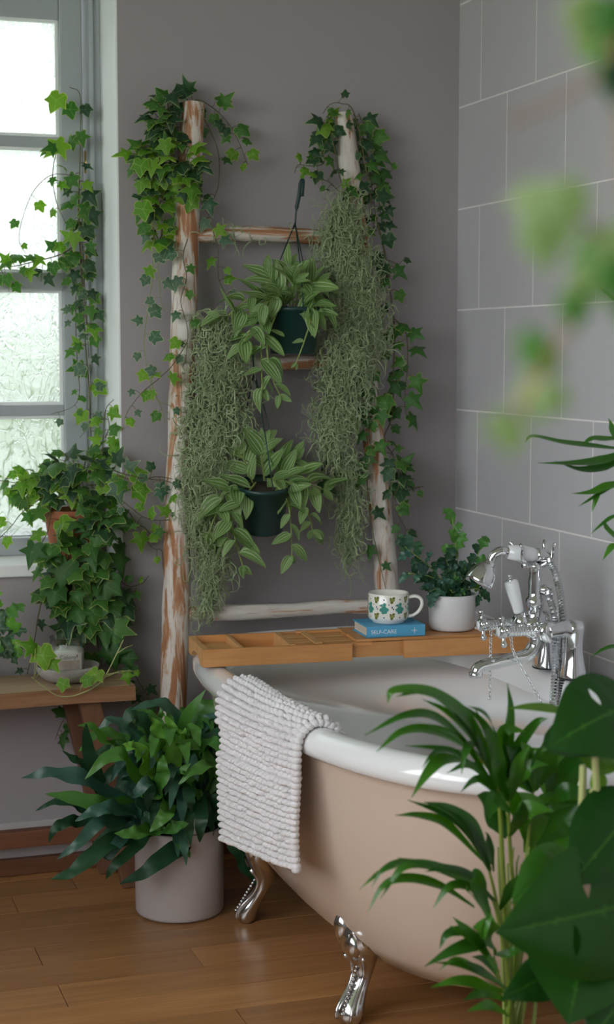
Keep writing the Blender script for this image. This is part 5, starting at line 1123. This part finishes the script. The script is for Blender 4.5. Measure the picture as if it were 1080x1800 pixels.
for px, w, m, pa in (([(660, 420), (600, 330), (540, 300), (470, 330)], .007, 'palm', F1), ([(665, 400), (640, 250), (600, 150), (520, 75)], .009, 'palm', F1), ([(670, 430), (600, 360), (560, 360), (520, 400)], .006, 'palm_d', F1), ([(690, 420), (740, 330), (780, 300), (840, 300)], .011, 'palm', F5), ([(690, 430), (660, 330), (650, 250), (655, 190)], .013, 'palm', F5), ([(700, 430), (720, 350), (730, 290), (770, 230)], .012, 'palm', F5),
                     ([(700, 470), (650, 430), (630, 450), (625, 500)], .013, 'palm_d', F5), ([(790, 400), (800, 330), (800, 280), (815, 230)], .014, 'palm', F6), ([(720, 520), (760, 470), (800, 460), (860, 470)], .013, 'palm', F6), ([(700, 560), (730, 500), (740, 460), (745, 430)], .012, 'palm', F7), ([(850, 440), (900, 400), (950, 400), (1010, 420)], .012, 'palm', F7), ([(660, 830), (700, 760), (730, 720), (760, 690)], .009, 'palm_d', F3),
                     ([(660, 1090), (640, 1040), (600, 1010), (560, 1000)], .008, 'palm', F4), ([(690, 1180), (730, 1130), (770, 1120), (820, 1140)], .012, 'palm_d', F4), ([(680, 1160), (620, 1130), (570, 1140), (530, 1160)], .008, 'palm_d', F4)):
    leaflet(pa, px, w, m, (-.02, -.05, -.06, -.07), (.0, -.8, .55))
for i in range(9):
    x0 = 670 + i * 16; stalk([(x0 + r.uniform(0, 30), 1000), (x0 - 10, 700), (x0 - 14 + i * 3, 600 + 30 * (i % 3))], r.uniform(.002, .0034), r.uniform(-.05, .05), m='stem_palm' if i % 2 else 'stem_g')

# ================================================================== SWISS CHEESE PLANT
YM = 1.93; mb_ = V((1.23, 1.86, 0.0008))
mon = thing('monstera', mb_, 'big glossy leaved swiss cheese plant in front of the palm', 'houseplant')
cyl_pot(mon, mb_, .13, .11, .20, 'potgrey')
def heart(t):            # half width against length, t from the lobed base to the tip
    return (sin(pi * min(1, t * 1.02) ** .62) ** .8) * (1 - .25 * t) if 0 < t < 1 else 0.0
def mleaf(base, tip, w, nrm, m='monst', curl=.12, cup=.25, holes=(), skew=1.0, lobe=.22, stalk_from=None, sr=.006, sm='stem_g'):
    base, tip = V(base), V(tip); ax = tip - base; ln = ax.length; y = ax / ln; z = V(nrm); z = (z - y * z.dot(y)).normalized(); x = y.cross(z)
    n, mcol = 26, 9; vs = []; ve = []; q = 2 * mcol + 1
    for i in range(n + 1):
        t = i / n; hw = w * max(.003, heart(t))
        for k in range(q):
            c = (k - mcol) / mcol; a = abs(c)
            back = -lobe * ln * a ** 1.5 * max(0, 1 - t * 2.2)      # basal lobes sweep back past the stalk
            vein_rip = .0022 * cos(t * 2 * pi * 6 - a * 3) * a * (1 - a)
            vs.append(base + y * (ln * t + back + .06 * ln * a * (1 - t)) + x * (c * hw * (skew if c > 0 else 1)) + z * (cup * hw * (a - a * a * 1.1) - curl * ln * (t - .4) ** 2 - .10 * hw * a * a + vein_rip))
            ve.append(1.0 if k == mcol else (.62 if abs((t * 6 - a * 1.2) % 1 - .5) < .06 and a < .9 else 0.0))
    split = {}
    for k0, i0, i1 in holes:                    # lens-shaped slits between two side veins, opened along the row i0
        for k in range(k0 + 1, i1):
            u = (k - k0) / (i1 - k0); d = y * (ln * .030 * sin(pi * u)); o = i0 * q + k
            split[(i0, k)] = len(vs); vs.append(vs[o] + d); ve.append(0.0); vs[o] = vs[o] - d
    fs = []
    for i in range(n):
        for k in range(2 * mcol): fs.append((split.get((i, k), i * q + k), split.get((i, k + 1), i * q + k + 1), (i + 1) * q + k + 1, (i + 1) * q + k))
    b = MB(); b.add(vs, fs, vein=ve); lo = b.build('leaf', M[m], mon)
    if stalk_from is not None:
        b = MB(); s = [V(p) for p in stalk_from] + [base]; b.tube(smooth_path(s, 8), sr, 8); b.build('petiole', M[sm], mon)
    return lo
root_ = mb_ + V((0, 0, .17)); hol = ((3, 13, 8), (11, 10, 16)); hol2 = ((11, 8, 15), (3, 9, 7))
N1 = V((-.25, -.75, .6))
mleaf(at(1110, 1235, YM - .02), at(975, 1300, YM - .06), .072, V((-.15, -.80, .62)), curl=.5, cup=.05, stalk_from=(root_, at(1100, 1450, YM)), holes=hol2)
mleaf(at(1046, 1322, YM - .03), at(1010, 1245, YM + .10), .066, V((.0, -.55, -.85)), curl=.2, cup=-.1, stalk_from=(root_, at(1062, 1460, YM), at(1050, 1390, YM - .02)), sr=.0050, sm='stem_pale')
mleaf(at(1040, 1335, YM - .0), at(1100, 1310, YM + .05), .030, V((.0, -.7, .7)), m='monst_l', curl=.3, stalk_from=None)
mleaf(at(1115, 1420, YM - .05), at(1003, 1556, YM - .10), .062, V((-.45, -.85, .25)), curl=.15, cup=.1, stalk_from=(root_, at(1130, 1500, YM)))
mleaf(at(1125, 1585, YM - .08), at(884, 1641, YM - .13), .098, V((-.05, -.93, .22)), curl=.2, cup=.35, holes=hol, stalk_from=(root_, at(1140, 1650, YM)))
mleaf(at(1030, 1640, YM - .05), at(1002, 1800, YM - .12), .080, V((-.15, -.85, .45)), curl=.15, cup=-.15, stalk_from=(root_,))
mleaf(at(990, 1700, YM - .02), at(888, 1752, YM - .06), .034, V((-.2, -.85, .5)), curl=.3, cup=.2, stalk_from=(root_,))
mleaf(at(990, 1500, YM + .0), at(905, 1580, YM - .05), .034, V((-.5, -.8, .35)), m='palm', curl=.35, cup=.25)
mleaf(at(960, 1590, YM - .02), at(893, 1650, YM - .05), .022, V((-.6, -.6, .4)), m='palm', curl=.2, cup=.5)
mleaf(at(1000, 1245, YM + .08), at(895, 1238, YM + .05), .012, V((-.1, -.5, .85)), m='monst_l', curl=.2, cup=.3, lobe=.0)
mleaf(at(1056, 1395, YM), at(1050, 1340, YM), .014, V((-.1, -.95, .1)), m='monst_l', curl=.1, cup=.6, lobe=.0)
mleaf(at(1090, 1760, YM - .1), at(1040, 1830, YM - .12), .05, V((-.1, -.9, .4)), curl=.2, cup=.2, stalk_from=(root_,))
b = MB(); b.tube(smooth_path([root_, at(1022, 1600, YM + .02), at(1022, 1470, YM + .02), at(1024, 1400, YM + .02), at(1026, 1345, YM + .02)], 8), .0052, 8); b.build('petiole', M['stem_pale'], mon)

# ================================================================== TALL PALM AT THE SIDE WALL (its pot stands out of view)
YT = 2.45; tb2 = V((1.50, 2.10, 0.0008)); tall = thing('potted_palm', tb2, 'tall palm by the tiled wall with dark pointed leaflets reaching in', 'palm')
cyl_pot(tall, tb2, .12, .10, .2, 'potgrey')
def tst(pts, rad=.005):
    b = MB(); b.tube(smooth_path([tb2 + V((0, 0, .17)), tb2 + V((.02, .05, .6))] + pts, 8), rad, 7); return b.build('frond_stem', M['stem_palm'], tall)
T_ = lambda pts, d=0: [at(x, y, YT + d) for x, y in pts]
def tl(parent, pts, w, m='palm_d', d=0, up=(-.3, -.4, .85)):
    b = MB(); blade(b, T_(pts, d), w, up, pl, 0, 1, .2, 8); b.build('leaflet', M[m], parent)
g1 = tst(T_([(1150, 900), (1120, 790), (1085, 770)]))
for p, w, m in (([(1100, 790), (1050, 785), (990, 778), (938, 767), (924, 778)], .010, 'palm_d'), ([(1110, 790), (1060, 810), (1010, 815), (945, 814)], .014, 'palm'), ([(1110, 800), (1060, 822), (1020, 826), (975, 810)], .014, 'palm'), ([(1100, 770), (1060, 772), (1040, 772), (1020, 785)], .010, 'palm_d'), ([(1090, 790), (1078, 760), (1074, 745), (1070, 735)], .006, 'palm')): tl(g1, p, w, m)
g2 = tst(T_([(1150, 1000), (1120, 880), (1085, 860)]))
for p, w, m in (([(1110, 845), (1070, 855), (1040, 866), (1005, 868)], .012, 'palm'), ([(1090, 850), (1060, 865), (1035, 880), (1018, 890)], .005, 'palm_d'), ([(1060, 860), (1050, 875), (1044, 890), (1041, 900)], .005, 'palm'), ([(1100, 900), (1075, 910), (1055, 925), (1040, 938)], .005, 'palm_d'), ([(1110, 950), (1085, 945), (1068, 930), (1062, 915)], .011, 'palm_d'), ([(1100, 965), (1080, 960), (1070, 970), (1060, 985)], .008, 'palm')): tl(g2, p, w, m)
g3 = tst(T_([(1160, 700), (1120, 560), (1090, 535)]))
tl(g3, [(1100, 545), (1075, 525), (1055, 508), (1034, 488)], .009); tl(g3, [(1110, 1150), (1085, 1137), (1060, 1142), (1040, 1156)], .006, 'palm_d', .05)

# ================================================================== FOREGROUND VINE, FAR OUT OF FOCUS
YG = 0.50; r = random.Random(111)
hv0 = at(1130, -40, YG); hv0.z = ZC
fg = thing('hanging_vine', hv0, 'pale variegated trailing vine hanging close to the camera out of focus', 'vine')
G = lambda x, y, d=0: at(x, y, YG + d)
b = MB()
b.tube(smooth_path([hv0, G(1130, -100), G(1085, 70), G(1130, 260), G(1085, 440), G(1010, 560), G(960, 640), G(890, 760)], 8), .0012, 6)
b.tube(smooth_path([G(1085, 70), G(1050, 130), G(980, 180), G(895, 215)], 6), .0010, 6); b.tube(smooth_path([G(1085, 440), G(1040, 400), G(960, 350)], 6), .0010, 6)
b.build('stem', plain('reddish_stem', (0.34, 0.17, 0.10), 0.6), fg)
for x, y, s, k in ((1050, 25, .026, 'pale'), (1075, 80, .022, 'ivy_m'), (1085, 130, .020, 'ivy_d'), (940, 350, .022, 'pale'), (985, 345, .024, 'pale'), (965, 400, .024, 'pale'), (955, 420, .020, 'pale'), (1005, 350, .018, 'pale'), (1060, 440, .028, 'ivy_m'), (1085, 480, .026, 'ivy_m'), (1040, 500, .018, 'pale'), (1010, 540, .016, 'ivy_m'), (945, 610, .016, 'ivy_m'), (962, 640, .014, 'ivy_m'), (940, 690, .020, 'pale'), (975, 700, .016, 'pale'), (885, 750, .018, 'pale'), (905, 775, .014, 'pale'), (1075, 20, .024, 'ivy_m'), (1090, 420, .022, 'pale')):
    put_leaf(fg, r, G(x, y - 20, r.uniform(-.02, .02)), V((r.uniform(-.6, .3), 0, -1)), V((-.3, -.95, .2)) + rv(r, .35), s * .85, (k,))
